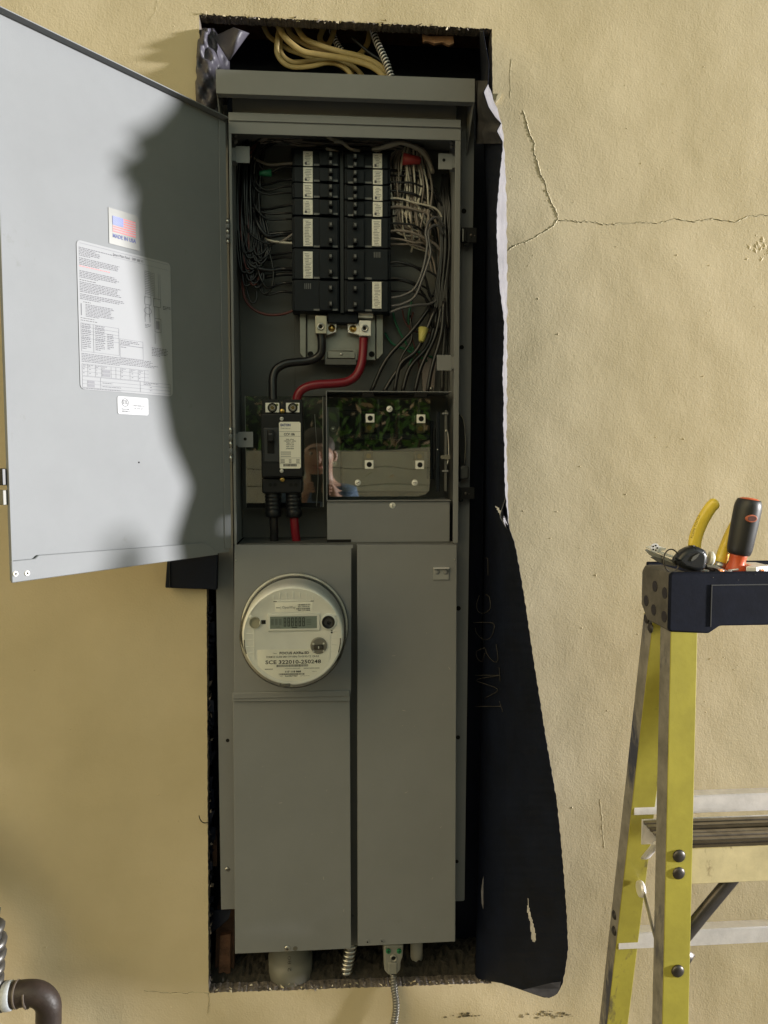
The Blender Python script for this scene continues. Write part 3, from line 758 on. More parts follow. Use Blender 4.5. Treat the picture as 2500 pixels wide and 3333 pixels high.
b = B(); bx(b, 1112, 1470, 1398, 1600, .055, .066, mat('board_painted_reflection', (.42, .41, .38), .5, var=.1, vscale=20), .002); b.done('insulating_board', tb)  # colour raised to paint in the bright reflection over the lower half
for (x, y) in ((1205, 1361), (1371, 1363), (1202, 1512), (1367, 1513)):
    b = B(); X = RC(x-14, y-14, x+14, y+14, -.001); b.box(X[0], X[1], -.001, .040, X[2], X[3], LUG, .0006)
    b.cyl(W(x, y, -.0010), (0, -1, 0), PX(8.5, .0), .0006, HOLE, 20); o = b.done('terminal_lug', tb)
    y2 = y+32 if y < 1450 else y-28
    b = B(); bx(b, x-16, y2-16, x+14, y2+14, .016, .045, mat('amber_terminal', (.30, .25, .15), .35, .5), .001)
    c = W(x-2, y2, .016); b.lathe(c, (0, -1, 0), [(0, .0042), (.001, .0042), (.001, .003), (.0005, .0028), (.0005, .002), (.003, .0018)], BRASS, 18); b.done('brass_screw', tb)
# linkage on the right side of the box
b = B()
bx(b, 1420, 1340, 1432, 1600, .0, .006, BLK2, .001); bx(b, 1448, 1335, 1456, 1600, -.002, .006, GREY2, .001); bx(b, 1410, 1395, 1418, 1530, .01, .02, BLK, .001)
b.tube([W(1450, 1405, -.004), W(1454, 1400, -.004), W(1459, 1420, -.004), W(1461, 1480, -.004), W(1456, 1512, -.004)], .0012, ZINC, 8)
for (x, y, w_) in ((1440, 1343, 10), (1440, 1530, 10)): bx(b, x, y, x+w_*2, y+6, -.004, .0, GREY, .0005)
c = W(1440, 1488, -.002); b.cyl(c, (0, -1, 0), .0034, .006, PVC, 14); bx(b, 1447, 1480, 1467, 1496, -.008, -.003, PVC, .001); b.cyl(W(1424, 1463, -.001), (0, -1, 0), .001, .0012, LUG, 10)
b.done('switch_linkage', tb)
# outside latches on the right flange
b = B(); pts = [(1488, 1352), (1494, 1347), (1503, 1353), (1511, 1370), (1516, 1400), (1518, 1450), (1517, 1500), (1513, 1522), (1499, 1522), (1496, 1500), (1490, 1478), (1487, 1440)]
b.prism([(W(x, y, -.012).x, W(x, y, -.012).z) for x, y in pts][::-1], 'y', -.012, .003, BLK, .0015)
b.tube([W(1500, 1350, -.0135), W(1509, 1368, -.0135), W(1514, 1410, -.0135), W(1515, 1460, -.0135), W(1512, 1512, -.0135)], .0009, ZINC, 6)
lv = b.done('operating_lever', panel)
b = B(); bx(b, 1498, 1515, 1527, 1560, -.022, -.006, mat('dark_grey_plastic', (.04, .045, .05), .4), .003); b.done('lever_grip', lv)
b = B(); pp = [(1481, 1512), (1488, 1513), (1500, 1562), (1527, 1562), (1527, 1600), (1492, 1592), (1481, 1580)]
b.prism([(W(x, y, .002).x, W(x, y, .002).z) for x, y in pp][::-1], 'y', .002, .0058, GREY, .0004); phillips(b, 1494, 1562, .0015, 6, BLK); b.done('lever_plate', panel)
for (a, y0, c, y1) in ((1484, 1586, 1545, 1625), (1502, 740, 1552, 790)):
    b = B(); bx(b, a, y0, c, y1, -.013, -.009, BLK, .0008); bx(b, a+3, y0+4, a+8, y1-4, -.017, -.0131, ZINC, .0006)
    bx(b, a+10, y0+3, a+16, y1-3, -.018, -.0131, BLK, .001)
    b.dome(W(a+32, (y0+y1)/2, -.013), (0, -1, 0), .0024, .0014, BRACE, 14); b.dome(W(a+43, (y0+y1)/2+2, -.013), (0, -1, 0), .001, .0008, BRACE, 10)
    b.box(W(a, y0, -.009).x, W(a+30, y0, -.009).x, -.009, .005, W(a, y1-8, -.009).z, W(a, y0+8, -.009).z, BLK)
    c_ = W(a+16, y1, -.012); b.cyl(c_+V((0, .004, -.001)), (0, -1, 0), .004, .004, BLK, 14); b.done('draw_latch', panel)

# ---- main breaker with clear back sheet and boots
b = B(); X = RC(800, 1290, 1052, 1650, .045)
b.prism([(X[0], X[2]), (X[1], X[2]), (X[1], X[3]), (X[0], X[3])][::-1], 'y', .044, .045, PLEXI2)
EDG = mat('bright_plastic_edge', (.30, .31, .28), .3)
b.box(X[1]-.0008, X[1]+.0004, .0425, .0455, X[2], X[3], EDG); b.box(X[0]-.0004, X[0]+.0005, .0435, .0455, X[2], X[3], EDG)
b.tube([V((X[1]-.012, .0435, X[2]+.001)), V((X[1]-.009, .040, X[2]+.06)), V((X[1]-.014, .0435, X[3]-.03))], .0005, EDG, 5, 8); b.done('clear_backing_sheet', panel)
b = B(); bx(b, 802, 1637, 1042, 1652, .0435, .0438, HOLE, 0); b.done('slot', panel)
b = B(); x0, x1 = 851, 985
P_ = [(852, 1348), (852, 1300), (905, 1299), (907, 1303), (916, 1318), (924, 1303), (926, 1299), (984, 1300), (985, 1348), (984, 1556), (851, 1556)]
b.prism([(W(x, y, -.0).x, W(x, y, -.0).z) for x, y in P_][::-1], 'y', .004, .07, BLK, .0012)
bx(b, 850, 1346, 986, 1552, -.006, .03, BLK, .0018)
bx(b, 858, 1392, 909, 1504, -.0085, -.004, mat('dark_grey_escutcheon', (.03, .033, .038), .35), .0015)
bx(b, 870, 1402, 893, 1476, -.0095, -.007, HOLE, .0008)
bx(b, 852, 1556, 984, 1606, .006, .07, BLK, .003)
mb = b.done('main_breaker', panel, 'black two pole main breaker with a white rating label')
b = B(); bx(b, 871, 1400, 892, 1437, -.0205, -.008, BLK, .002); b.text('200', W(875, 1415, -.0207), (1, 0, 0), (0, 0, 1), .0026, LINK); b.done('toggle_handle', mb)
for (x, xe) in ((864, 909), (931, 975)):
    b = B(); bx(b, x, 1311, xe, 1342, .0005, .004, LABEL, .0002); c = W((x+xe)/2, 1327, .0003)
    b.lathe(c, (0, -1, 0), [(0, .0078), (.0012, .0074), (.0012, .006), (-.0005, .0055)], HOLE, 22, closed=False)
    b.lathe(c, (0, -1, 0), [(.0002, .0056), (.0014, .0054), (.001, .004), (-.001, .0032)], PVC, 22, closed=False); b.cyl(c+V((0, .0005, 0)), (0, -1, 0), .0034, .001, mat('dark_brass', (.16, .12, .05), .4, .8), 6)
    b.cyl(W(xe-8, 1318, .0003), (0, -1, 0), .0022, .0004, mat('olive_dot', (.15, .17, .04), .5), 12); b.done('terminal', mb)
for (x, y, m_) in ((918, 1337, BRASS), (918, 1561, BRASS), (917, 1363, LUG), (917, 1533, LUG)):
    b = B(); c = W(x, y, -.006); c.y = -.0062 if 1345 < y < 1552 else .002; b.dome(c, (0, -1, 0), .0043 if m_ is BRASS else .0032, .0022, m_, 18)
    b.box(c.x-.0022, c.x+.0022, c.y-.0024, c.y-.0016, c.z-.0003, c.z+.0003, HOLE); b.done('screw', mb)
b = B(); X = RC(909, 1373, 979, 1525, -.0085); b.prism([(X[0]+.0005, X[2]+.001), (X[0]+.0015, X[2]), (X[1]-.002, X[2]), (X[1], X[2]+.002), (X[1], X[3]-.002), (X[1]-.002, X[3]), (X[0]+.002, X[3]), (X[0]-.0002, X[3]-.002)][::-1], 'y', -.0082, -.0062, mat('ivory_label', (.84, .82, .72), .4))
lb = b.done('rating_label', mb)
b = B(); w_, h_ = X[1]-X[0], X[3]-X[2]
def L(x, y): return V((X[0]+w_*x, -.0085, X[3]-h_*y))
def lrect(x0, y0, x1, y1, m=INK): b.face([L(x0, y1), L(x1, y1), L(x1, y0), L(x0, y0)], m)
b.text('EATON', L(.07, .092), (1, 0, 0), (0, 0, 1), h_*.05, NAVY, width=w_*.46, bold=.04)
b.text('Cutler-Hammer', L(.08, .15), (1, 0, 0), (0, 0, 1), h_*.022, GINK, width=w_*.46)
b.text('CCV 10k', L(.22, .29), (1, 0, 0), (0, 0, 1), h_*.052, INK, width=w_*.52, bold=.03)
for q in (.205, .305, .77, .895): lrect(.01, q, .99, q+.005, GINK)
for (q, t_) in ((.385, '200A  2-Pole'), (.42, '120/240V~ 60Hz'), (.46, 'Type CC'), (.50, 'VOLTS 240'), (.54, 'Style  CCV'), (.585, '10000')):
    b.text(t_, L(.5, q), (1, 0, 0), (0, 0, 1), h_*.022, INK, align='C', bold=.02, width=w_*(.55 if len(t_) > 12 else .36))
for q in (.64, .665, .70, .735): 
    lrect(.06, q, .54, q+.009, GINK)
for q in (.80, .825, .85, .87):
    for (a, c) in ((.05, .25), (.44, .56), (.78, .94)): lrect(a, q, c, q+.009, GINK)
x = .18
while x < .80: wq = random.uniform(.008, .022); lrect(x, .905, x+wq, .955); x += wq+random.uniform(.008, .016)
b.done('label_print', lb)
for (cx, m_) in ((890, WBLK), (957, WRED)):
    b = B()
    b.tube([W(cx-4 if cx < 900 else cx-2, 1568, .022), W(cx-3, 1605, .022), W(cx, 1680, .022)], lambda t: .0125-.0005*t, BLK, 24, 24, ridge=(4, .10)); 
    c = W(cx, 1678, .022); b.lathe(c, (0, 0, -1), [(-.012, .0128), (.0, .0132), (.003, .011)], BLK, 24)
    for s_ in (-8, 8): b.cyl(W(cx+s_-2, 1578, .0055), (0, -1, 0), .003, .0006, HOLE, 12)
    b.done('cable_boot', mb)
    b = B(); dx = 0 if cx < 900 else 1
    b.tube([W(cx, 1670, .022), W(cx+2+dx, 1720, .024), W(cx+3+dx*6, 1765, .028), W(cx+4+dx*12, 1800, .033)], .0072, m_, 16, 8); b.done('main_cable', panel)
b = B(); b.tube([W(*p, y) for p, y in zip([Z3(*q) for q in [(614, 268), (618, 300), (620, 345), (612, 392), (575, 425), (520, 440), (450, 447), (385, 458), (330, 492), (309, 545), (308, 610), (310, 700)]], [.035, .035, .035, .036, .038, .038, .036, .034, .032, .030, .028, .026])], .0071, WBLK, 18, 6); b.done('main_cable', panel)
b = B(); b.tube([W(*p, y) for p, y in zip([Z3(*q) for q in [(886, 290), (884, 340), (880, 400), (868, 470), (835, 535), (780, 570), (700, 582), (600, 588), (520, 606), (472, 645), (455, 710)]], [.035, .035, .034, .032, .028, .026, .024, .022, .022, .022, .022])], .0073, WRED, 18, 6)
for i in range(8): a = W(*Z3(864+i*6, 272), .034); b.tube([a, a+V((.0003, 0, -.009))], .0009, COPPER, 6, 2)
b.done('main_cable', panel, 'thick red feeder cable')
b = B()
for i in range(9): a = W(*Z3(590+i*6, 258), .034); b.tube([a, a+V((.0003, 0, -.007))], .0009, COPPER, 6, 2)
b.done('copper_strands', panel)
# lug plate
b = B()
pl = mat('galvanised_plate', (.25, .25, .225), .42, .7, var=.15, vscale=30)
bx(b, 1000, 1012, 1222, 1171, .052, .054, pl, .0005)
for (a, c) in ((976, 996), (1225, 1247)): 
    P_ = [(a, 1012), (c, 1012), (c, 1168), (c-4 if a < 1000 else a+4, 1168), (a if a < 1000 else c, 1150)] if a < 1000 else [(a, 1012), (c, 1012), (c, 1150), (a+6, 1168), (a, 1168)]
    b.prism([(W(x, y, .046).x, W(x, y, .046).z) for x, y in P_][::-1], 'y', .046, .054, pl, .0008)
for x in (1011, 1210): b.cyl(W(x, 1153, .0518), (0, -1, 0), PX(9.5, .05), .0003, HOLE, 18)
P_ = [(1058, 1172), (1058, 1148), (1064, 1137), (1072, 1133), (1150, 1133), (1159, 1138), (1164, 1150), (1164, 1172), (1155, 1172), (1155, 1152), (1148, 1142), (1074, 1142), (1066, 1152), (1066, 1172)]
b.prism([(W(x, y, .044).x, W(x, y, .044).z) for x, y in P_][::-1], 'y', .044, .054, pl, .0006)
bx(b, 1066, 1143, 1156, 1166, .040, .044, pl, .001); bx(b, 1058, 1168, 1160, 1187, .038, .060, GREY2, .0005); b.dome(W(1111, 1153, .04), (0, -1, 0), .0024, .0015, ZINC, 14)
lp = b.done('lug_plate', panel)
for (x0, y0, x1, y1, sx, bx_, m2) in ((1026, 1027, 1064, 1086, 1044, 1080, mat('dull_tin', (.45, .42, .33), .4, .6)), (1170, 1043, 1208, 1093, 1187, 1149, LUG)):
    b = B(); bx(b, x0, y0, x1, y1, .024, .045, m2, .001)
    c = W(sx, 1063 if sx < 1100 else 1068, .0238); b.lathe(c, (0, -1, 0), [(0, .0062), (.002, .006), (.002, .0036), (.0, .0034)], ZINC, 20, closed=False); b.cyl(c+V((0, .0, 0)), (0, -1, 0), .0033, .0004, HOLE, 6)
    P_ = [(min(x1, bx_-14), 1046), (bx_+16, 1050), (bx_+14, 1080), (min(x1, bx_-14), 1090)] if sx < 1100 else [(bx_-18, 1048), (x0+2, 1050), (x0+2, 1090), (bx_-16, 1082)]
    b.prism([(W(x, y, .036).x, W(x, y, .036).z) for x, y in P_][::-1], 'y', .036, .045, LUG, .0006)
    c = W(bx_, 1068 if sx < 1100 else 1070, .0358); b.lathe(c, (0, -1, 0), [(0, .0062), (.0008, .006), (.0008, .0045), (.0014, .0042), (.003, .003), (.0045, .0016)], BRASS, 20)
    b.done('main_lug', lp)
b = B(); bx(b, 1066, 1015, 1166, 1052, .028, .05, BLK2, .002); bx(b, 1130, 1014, 1215, 1034, .034, .05, LUG, .001); b.done('bus_end', lp)

# ---- branch breakers
rows_l = [(488, 542), (542, 594), (594, 646), (646, 702), (704, 808), (808, 910), (910, 1014)]
rows_r = [(494, 548), (548, 600), (600, 652), (652, 706), (706, 808), (808, 912), (912, 1016)]
stl = {0: (987, 492, 1018, 540), 1: (987, 544, 1018, 593), 2: (987, 596, 1018, 645), 3: (987, 649, 1018, 698), 4: (987, 712, 1018, 801), 5: (987, 818, 1018, 906)}
strr = {0: (1214, 499, 1244, 547), 1: (1214, 552, 1245, 600), 2: (1215, 605, 1245, 653), 3: (1214, 657, 1245, 705), 4: (1211, 714, 1241, 801), 6: (1212, 917, 1242, 1004)}
b = B(); bx(b, 1106, 486, 1120, 1020, .022, .06, BLK, .001); bx(b, 950, 486, 1272, 1020, .05, .07, BLK2, .001); b.done('bus_spine', panel)
MARK = mat('faint_grey_mark', (.13, .135, .14), .5)
GRPB = 'branch circuit breakers in two columns'
def breaker(side, i, row, st):
    y0, y1 = row; L_ = side == 'l'
    b = B(); x0, x1 = (957, 1105) if L_ else (1121, 1264)
    bx(b, x0, y0+1, x1, y1-1, .020, .055, BLK2, .0012)
    step = (x0-6, x0+26) if L_ else (x1-22, x1+8)
    bx(b, step[0], y0+2, step[1], y1-2, .030, .055, BLK2, .001)
    hb = (1040, 1100) if L_ else (1128, 1186)
    bx(b, hb[0], y0+4, hb[1], y1-4, .014, .02, BLK2, .001)
    lab = None
    n = 2
    o = b.done('circuit_breaker', panel)
    for k in range(n):
        yc = y0+(y1-y0)*(k+.5)/n; hx = (1070, 1083) if L_ else (1150, 1163)
        b = B(); bx(b, hx[0], yc-9, hx[1], yc+9, .004, .0145, BLK, .001); bx(b, hx[0]+3, yc-6, hx[1]-3, yc+3, .0036, .0042, MARK); b.done('toggle', o)
    b = B(); yy = y1-9
    for (a, c) in (((1021, 1043), (1083, 1099)) if L_ else ((1133, 1150), (1188, 1210))):
        yq = .0196 if a in (1021, 1188) else .0136
        bx(b, a, yy, c, yy+6, yq, yq+.0006, MARK)
    if i >= 5:
        for k in range(4): bx(b, (991 if L_ else 1217)+k*6, y0+12, (994 if L_ else 1220)+k*6, y0+30, .0195, .0202, MARK)
    for k in range(2):
        yc = y0+(y1-y0)*(k+.5)/2; b.cyl(W((x0+4) if L_ else (x1-2), yc, .0298), (0, -1, 0), PX(5, .03), .0005, HOLE, 12)
    b.done('markings', o)
    if st:
        b = B(); bx(b, *st, .0186, .0199, LABEL, .0004)
        X = RC(*st, .0184)
        for k in range(int((st[3]-st[1])/5)-1):
            xa_ = X[0]+(X[1]-X[0])*random.uniform(.14, .3); xe = X[0]+(X[1]-X[0])*random.uniform(.55, .88); zz_ = X[3]-.0035-k*.0025
            b.face([(xa_, .0184, zz_-.0007), (xe, .0184, zz_-.0007), (xe, .0184, zz_), (xa_, .0184, zz_)], GINK if k % 3 else LINK)
        if st[3]-st[1] < 60: bx(b, st[0]+5, st[3]-13, st[0]+12, st[3]-5, .0183, .0185, GINK)
        b.done('rating_sticker', o)
for i, r_ in enumerate(rows_l): breaker('l', i, r_, stl.get(i))
for i, r_ in enumerate(rows_r): breaker('r', i, r_, strr.get(i))

# ---- branch wires
rw = random.Random(21); NW = 0
def wire(pts, r_, m_, label=None, name='wire'):
    global NW
    b = B(); b.tube(pts, r_, m_, 7, 5); b.done(name, panel, label); NW += 1
def Zw(x, y, d): return W(*Z2(x, y), d)
# left side: from the breaker ends across to the bundle and up to the top left
left = [(255, WGRY), (290, WBLK), (355, WBLK), (400, WBLK), (445, WBLK), (515, WBLK), (570, WBLK), (610, WBLK), (690, WBLK), (715, WBLK), (745, WBLK), (812, WBLK), (858, WBLK), (930, WBLK), (960, WBLK), (1022, WBLK), (1078, WBLK)]
for k, (y, m_) in enumerate(left):
    xb_ = 120+rw.uniform(0, 95); dd = rw.uniform(.03, .06)
    if k % 3 == 2:
        pts = [Zw(455, y, .034), Zw(360, y+rw.uniform(-14, 20), .045), Zw(250, y+rw.uniform(10, 40), dd), Zw(xb_+20, y-20, dd), Zw(xb_-12, y-140, dd), Zw(xb_, max(190, y-330), .06), Zw(200+rw.uniform(-30, 60), 110, .06), Zw(300+rw.uniform(0, 150), 75, .06)]
    else:
        pts = [Zw(455, y, .034), Zw(370, y+rw.uniform(-10, 16), .045), Zw(270, y+rw.uniform(-12, 30), dd), Zw(xb_+28, y-30-rw.uniform(0, 60), dd), Zw(xb_, max(210, y-200), .055), Zw(xb_+10, max(170, y-420), .06), Zw(170+rw.uniform(0, 120), 100, .062), Zw(330+rw.uniform(0, 120), 85-rw.uniform(0, 30), .06)]
    wire(pts, rw.choice([.0017, .002, .0023]) if k not in (8, 9, 13, 14) else .0036, m_)
for k in range(20):
    x = 88+k*5+rw.uniform(-8, 8); m_ = WBLK if k not in (3, 11) else WDRED; yb_ = rw.uniform(800, 1050)
    wire([Zw(x+rw.uniform(60, 240), 70+rw.uniform(0, 50), .062), Zw(x+20, 210, .05), Zw(x, 400, .035+rw.uniform(0, .03)), Zw(x+rw.uniform(-10, 15), 650, .04), Zw(x+rw.uniform(0, 20), yb_-100, .04), Zw(x+40, yb_, .035), Zw(x+85+rw.uniform(0, 30), yb_-60, .04), Zw(x+70, yb_-260, .045), Zw(x+60, 560, .055)], rw.choice([.0016, .002]), m_)
wire([Zw(120, 880, .05), Zw(118, 1010, .045), Zw(130, 1110, .04), Zw(180, 1180, .036), Zw(270, 1218, .034), Zw(370, 1215, .034), Zw(440, 1190, .034), Zw(488, 1160, .034)], .0022, WDRED, 'dull red wire drooping to the lowest left breaker')
wire([Zw(150, 900, .05), Zw(140, 1030, .045), Zw(165, 1130, .04), Zw(195, 1140, .04), Zw(207, 1080, .042), Zw(190, 960, .045), Zw(175, 800, .05)], .0017, WBLK)
wire([Zw(215, 400, .05), Zw(225, 560, .045), Zw(240, 680, .04), Zw(285, 820, .04), Zw(312, 940, .04), Zw(300, 1050, .04), Zw(250, 1085, .04), Zw(215, 1040, .04)], .0017, WBLK)
for (y, e) in ((700, 765), (760, 755)): wire([Zw(230, 690, .045), Zw(270, 740, .04), Zw(350, 758, .038), Zw(440, e if y < 750 else 705, .034)], .0022, WWHT if y < 750 else WGRY)
# top bundle across above the breakers
for k in range(12):
    wire([Zw(150+k*12, 130+rw.uniform(-30, 40), .06), Zw(300+rw.uniform(-40, 40), 80+rw.uniform(0, 50), .05), Zw(520+rw.uniform(-60, 60), 110+rw.uniform(-20, 40), .05), Zw(760, 100+rw.uniform(0, 50), .05), Zw(1000, 95+rw.uniform(0, 60), .05), Zw(1180+k*8, 150+rw.uniform(-20, 60), .05)], .0017, rw.choice([WBLK, WBLK, WGRY]))
for (a, c) in (((700, 118), (800, 165)), ((650, 165), (700, 180)), ((660, 90), (690, 105))): wire([Zw(*a, .04), Zw((a[0]+c[0])/2, a[1]+8, .036), Zw(*c, .04), Zw(c[0]+60, c[1]+16, .045)], .0028, WWHT)
for k in range(5):
    wire([Zw(940+k*10, 170+k*4, .036), Zw(1010+k*6, 160-k*6, .03), Zw(1080+k*8, 128-k*5+12, .034), Zw(1130+k*10, 130, .04), Zw(1220+k*14, 165+k*4, .045), Zw(1290+k*9, 230+k*16, .045), Zw(1310+k*4, 320, .05)], .0030 if k < 3 else .002, WWHT if k < 3 else WGRY)
# right side white wires hanging as a bundle
for k in range(26):
    x = 1055+k*9.5+rw.uniform(-8, 8); m_ = rw.choice([WWHT, WGRY, WGRY, WGRY, WWHT])
    y0 = 220+rw.uniform(0, 60); y1 = rw.uniform(560, 760)
    wire([Zw(1100+k*6, 150+rw.uniform(0, 40), .05), Zw(x+rw.uniform(-20, 10), y0, .044+rw.uniform(-.01, .01)), Zw(x+rw.uniform(-10, 30), 400, .04+rw.uniform(-.01, .015)), Zw(x+rw.uniform(-14, 24), 520, .04), Zw(x+rw.uniform(-10, 50), y1, .045), Zw(1180+rw.uniform(0, 160), y1+rw.uniform(30, 120), .055)], rw.choice([.0014, .0017, .002]), m_)
# right side dark wires from breaker ends
rgt = [(300, WBLK), (330, WBLK), (375, WBLK), (430, WBLK), (480, WWHT), (490, WBLK), (540, WGRY), (590, WBLK), (640, WBLK), (690, WGRY), (735, WGRY), (770, WGRY), (890, WBLK), (905, WBLK), (990, WBLK), (1000, WBLK), (1070, WBLK)]
for k, (y, m_) in enumerate(rgt):
    xe = 1300+rw.uniform(0, 90); dd = rw.uniform(.03, .045)
    wire([Zw(1045, y, .034), Zw(1110, y+rw.uniform(-8, 8), dd), Zw(1210, y+rw.uniform(0, 40), dd), Zw(xe-30, y+rw.uniform(40, 110), dd+.01), Zw(xe+10, y+220, .055), Zw(1370+rw.uniform(-20, 30), min(1000, y+420), .06), Zw(1340+rw.uniform(-20, 50), 1180, .06)], .0018 if k % 3 else .0024, m_)
for (y, e) in ((1112, 640), (1165, 690)):
    wire([Zw(1060, y, .03), Zw(1130, y-14, .028), Zw(1210, y-60, .024), Zw(1262, y-180, .02), Zw(1290 if e < 660 else 1310, y-330, .02), Zw(1280 if e < 660 else 1300, e+60, .022), Zw(1300, e-10, .025), Zw(1350, e-40, .03), Zw(1395, e+20, .04)], .0024, mat('shiny_grey_insulation', (.10, .10, .11), .25))
wire([Zw(1050, 1205, .03), Zw(1130, 1175, .028), Zw(1220, 1158, .03), Zw(1310, 1148, .04), Zw(1380, 1100, .05)], .0024, mat('shiny_grey_insulation', (.10, .10, .11), .25))
for k in range(9):
    x = 1360+k*9
    wire([Zw(1400+rw.uniform(-30, 20), 330, .06), Zw(x, 520, .05), Zw(x+rw.uniform(-20, 20), 800, .045), Zw(x-20, 1100, .045), Zw(x-30+rw.uniform(-20, 20), 1300, .045)], .0022, WBLK)
# big black conductors fanning down to the terminal box
fan = [((1310, 90), (1200, 240), (1030, 430), (930, 640)), ((1330, 110), (1250, 330), (1100, 500), (1010, 640)), ((1345, 100), (1230, 360), (1120, 460), (1080, 640)), ((1360, 100), (1300, 330), (1180, 480), (1130, 640)), ((1380, 90), (1340, 280), (1250, 480), (1210, 640)), ((1395, 60), (1380, 260), (1320, 480), (1290, 640)), ((1180, 150), (1190, 300), (1120, 430), (1075, 640)), ((1400, 40), (1400, 260), (1390, 440), (1385, 640))]
for k, q in enumerate(fan): wire([W(*Z3(*p), .05-.004*(k % 3)) for p in q], .0036 if k != 6 else .002, WBLK)
for q in (((1070, 120), (1090, 200), (1140, 300), (1190, 360), (1330, 420)), ((1020, 260), (1070, 330), (1160, 370), (1290, 440)), ((1190, 60), (1170, 180), (1200, 360), (1150, 560))): wire([W(*Z3(*p), .066) for p in q], .002, WGRN)
for q in (((1130, 110), (1150, 190), (1210, 250), (1320, 260)), ((1200, 130), (1180, 240), (1230, 420), (1240, 520))): wire([W(*Z3(*p), .06) for p in q], .0014, WDRED)
print('wires', NW)
def nut(p0, p1, m_, label, r0=.0035, r1=.006):
    b = B(); a, c = V(p0), V(p1); b.lathe(a, (c-a), [(0, r0*.6), ((c-a).length*.06, r0), ((c-a).length, r1)], m_, 10); b.done('wire_nut', panel, label)
nut(W(*Z3(1252, 318), .03), W(*Z3(1266, 232), .034), mat('yellow_wire_nut', (.45, .42, .12), .5), 'yellow wire connector among the black wires', .005, .009)
nut(Zw(1250, 240, .03), Zw(1135, 228, .03), mat('red_wire_nut', (.30, .03, .03), .5), 'red wire connector at the upper right', .006, .010)
nut(Zw(222, 322, .04), Zw(300, 318, .04), mat('green_wire_nut', (.01, .13, .06), .5), 'green wire connector at the upper left', .004, .006)
# ground/neutral bar
b = B(); P_ = [Z3(*q) for q in ((1262, 640), (1250, 420), (1300, 400), (1345, 430), (1330, 640))]
b.prism([(W(x, y, .07).x, W(x, y, .07).z) for x, y in P_], 'y', .066, .07, mat('pinkish_bar', (.22, .19, .18), .5)); b.dome(W(*Z3(1314, 616), .066), (0, -1, 0), .004, .003, ZINC, 14); b.done('neutral_bar', panel)

# ================================================================== METER
MC = W(960, 2036, -.036)
meter = thing('electric_meter', (MC.x, -.036, MC.z-.088), 'round glass fronted electricity meter with a digital display on the left cover', 'electric meter')
ax = (0, -1, 0)
b = B(); b.lathe(MC, ax, [(-.004, .0865), (.006, .0875), (.009, .0865), (.0105, .084), (.0105, .0815), (.002, .080)], CLEAR, 72, closed=False)
b.lathe(MC, ax, [(.0002, .0860), (.004, .0860), (.0046, .0825), (.0002, .0825)], mat('ring_painted_highlight', (.62, .61, .56), .3), 72, closed=False); b.done('mounting_ring', meter)  # pale inner ring painted in for the highlight on the dome rim
for a_ in (115, 82, 56, -8, -100):
    b = B(); a = math.radians(a_); c = MC+V((math.cos(a)*.0865, -.009, math.sin(a)*.0865)); b.dome(c, ax, .0045, .003, CLEAR, 12); b.done('ring_lug', meter)
b = B(); b.lathe(MC, ax, [(.0, .078), (.012, .0795), (.06, .0785), (.072, .077), (.077, .0750), (.0772, .0738), (.0755, .0725), (.0755, .0001)], CREAM, 96, closed=False); body = b.done('body', meter)
b = B(); b.lathe(MC, ax, [(.006, .0835), (.012, .0825), (.062, .0818), (.077, .0808), (.083, .0785), (.0865, .074), (.087, .06), (.087, .0001)], CLEAR, 96, closed=False); b.done('clear_dome', meter)
FYm = MC.y-.0755
fc = V((MC.x, FYm, MC.z)); s5 = (.0765*2)/1440.0                # metres per unit of the zoomed picture
cx5, cy5 = 795, 920
def Q(x, y, d=0.0): return V((fc.x+(x-cx5)*s5, fc.y-d, fc.z-(y-cy5)*s5))
def qb(b, x0, y0, x1, y1, d0, d1, m, bev=0): a, c = Q(x0, y0), Q(x1, y1); b.box(a.x, c.x, fc.y-d1, fc.y-d0, c.z, a.z, m, bev)
b = B()
for k in range(7): qb(b, 515+k*94, 330-(40 if 1 <= k <= 5 else 0)-(25 if k == 3 else 0), 524+k*94, 392, .0, .0014, CREAM, .0003)
qb(b, 515, 398, 1100, 406, 0, .0008, CREAM, .0002)
for k in range(5):
    qb(b, 130, 770+k*95, 240, 777+k*95, 0, .0009, CREAM, .0002); qb(b, 1340, 950+k*95-190, 1440-k*4, 957+k*95-190, 0, .0009, CREAM, .0002)
qb(b, 240, 800, 247, 1250, 0, .0012, CREAM, .0003); qb(b, 1325, 900, 1332, 1270, 0, .0012, CREAM, .0003)
b.done('moulded_ribs', meter)
b = B()
for (x, y, w_, h_) in ((522, 398, 46, 18), (1052, 398, 46, 18), (1340, 842, 26, 44)): qb(b, x, y, x+w_, y+h_, .0002, .0005, HOLE)
for s_, X_ in ((1, 100), (-1, 1478)):
    pts = [Q(X_, 960, .0012), Q(X_+4*s_, 1050, .0012), Q(X_+28*s_, 1165, .0012)]; b.tube(pts, .0009, mat('dark_slot', (.05, .045, .035), .6), 6, 5)
b.done('slots', meter)
b = B(); qb(b, 440, 588, 1180, 832, 0, .004, CREAM, .0008); qb(b, 472, 622, 1142, 800, .0039, .0042, LCD)
disp = b.done('display', meter)
b = B()
def seg(x, y, w, h, m, on='abcdefg', t=9, d=.0044):
    R_ = {'a': (x, y, x+w, y+t), 'd': (x, y+h-t, x+w, y+h), 'g': (x, y+h/2-t/2, x+w, y+h/2+t/2), 'f': (x, y, x+t, y+h/2), 'b': (x+w-t, y, x+w, y+h/2), 'e': (x, y+h/2, x+t, y+h), 'c': (x+w-t, y+h/2, x+w, y+h)}
    for k, s_ in enumerate(on): a_ = R_[s_]; b.face([Q(a_[0], a_[3], d+k*.00002), Q(a_[2], a_[3], d+k*.00002), Q(a_[2], a_[1], d+k*.00002), Q(a_[0], a_[1], d+k*.00002)], m)
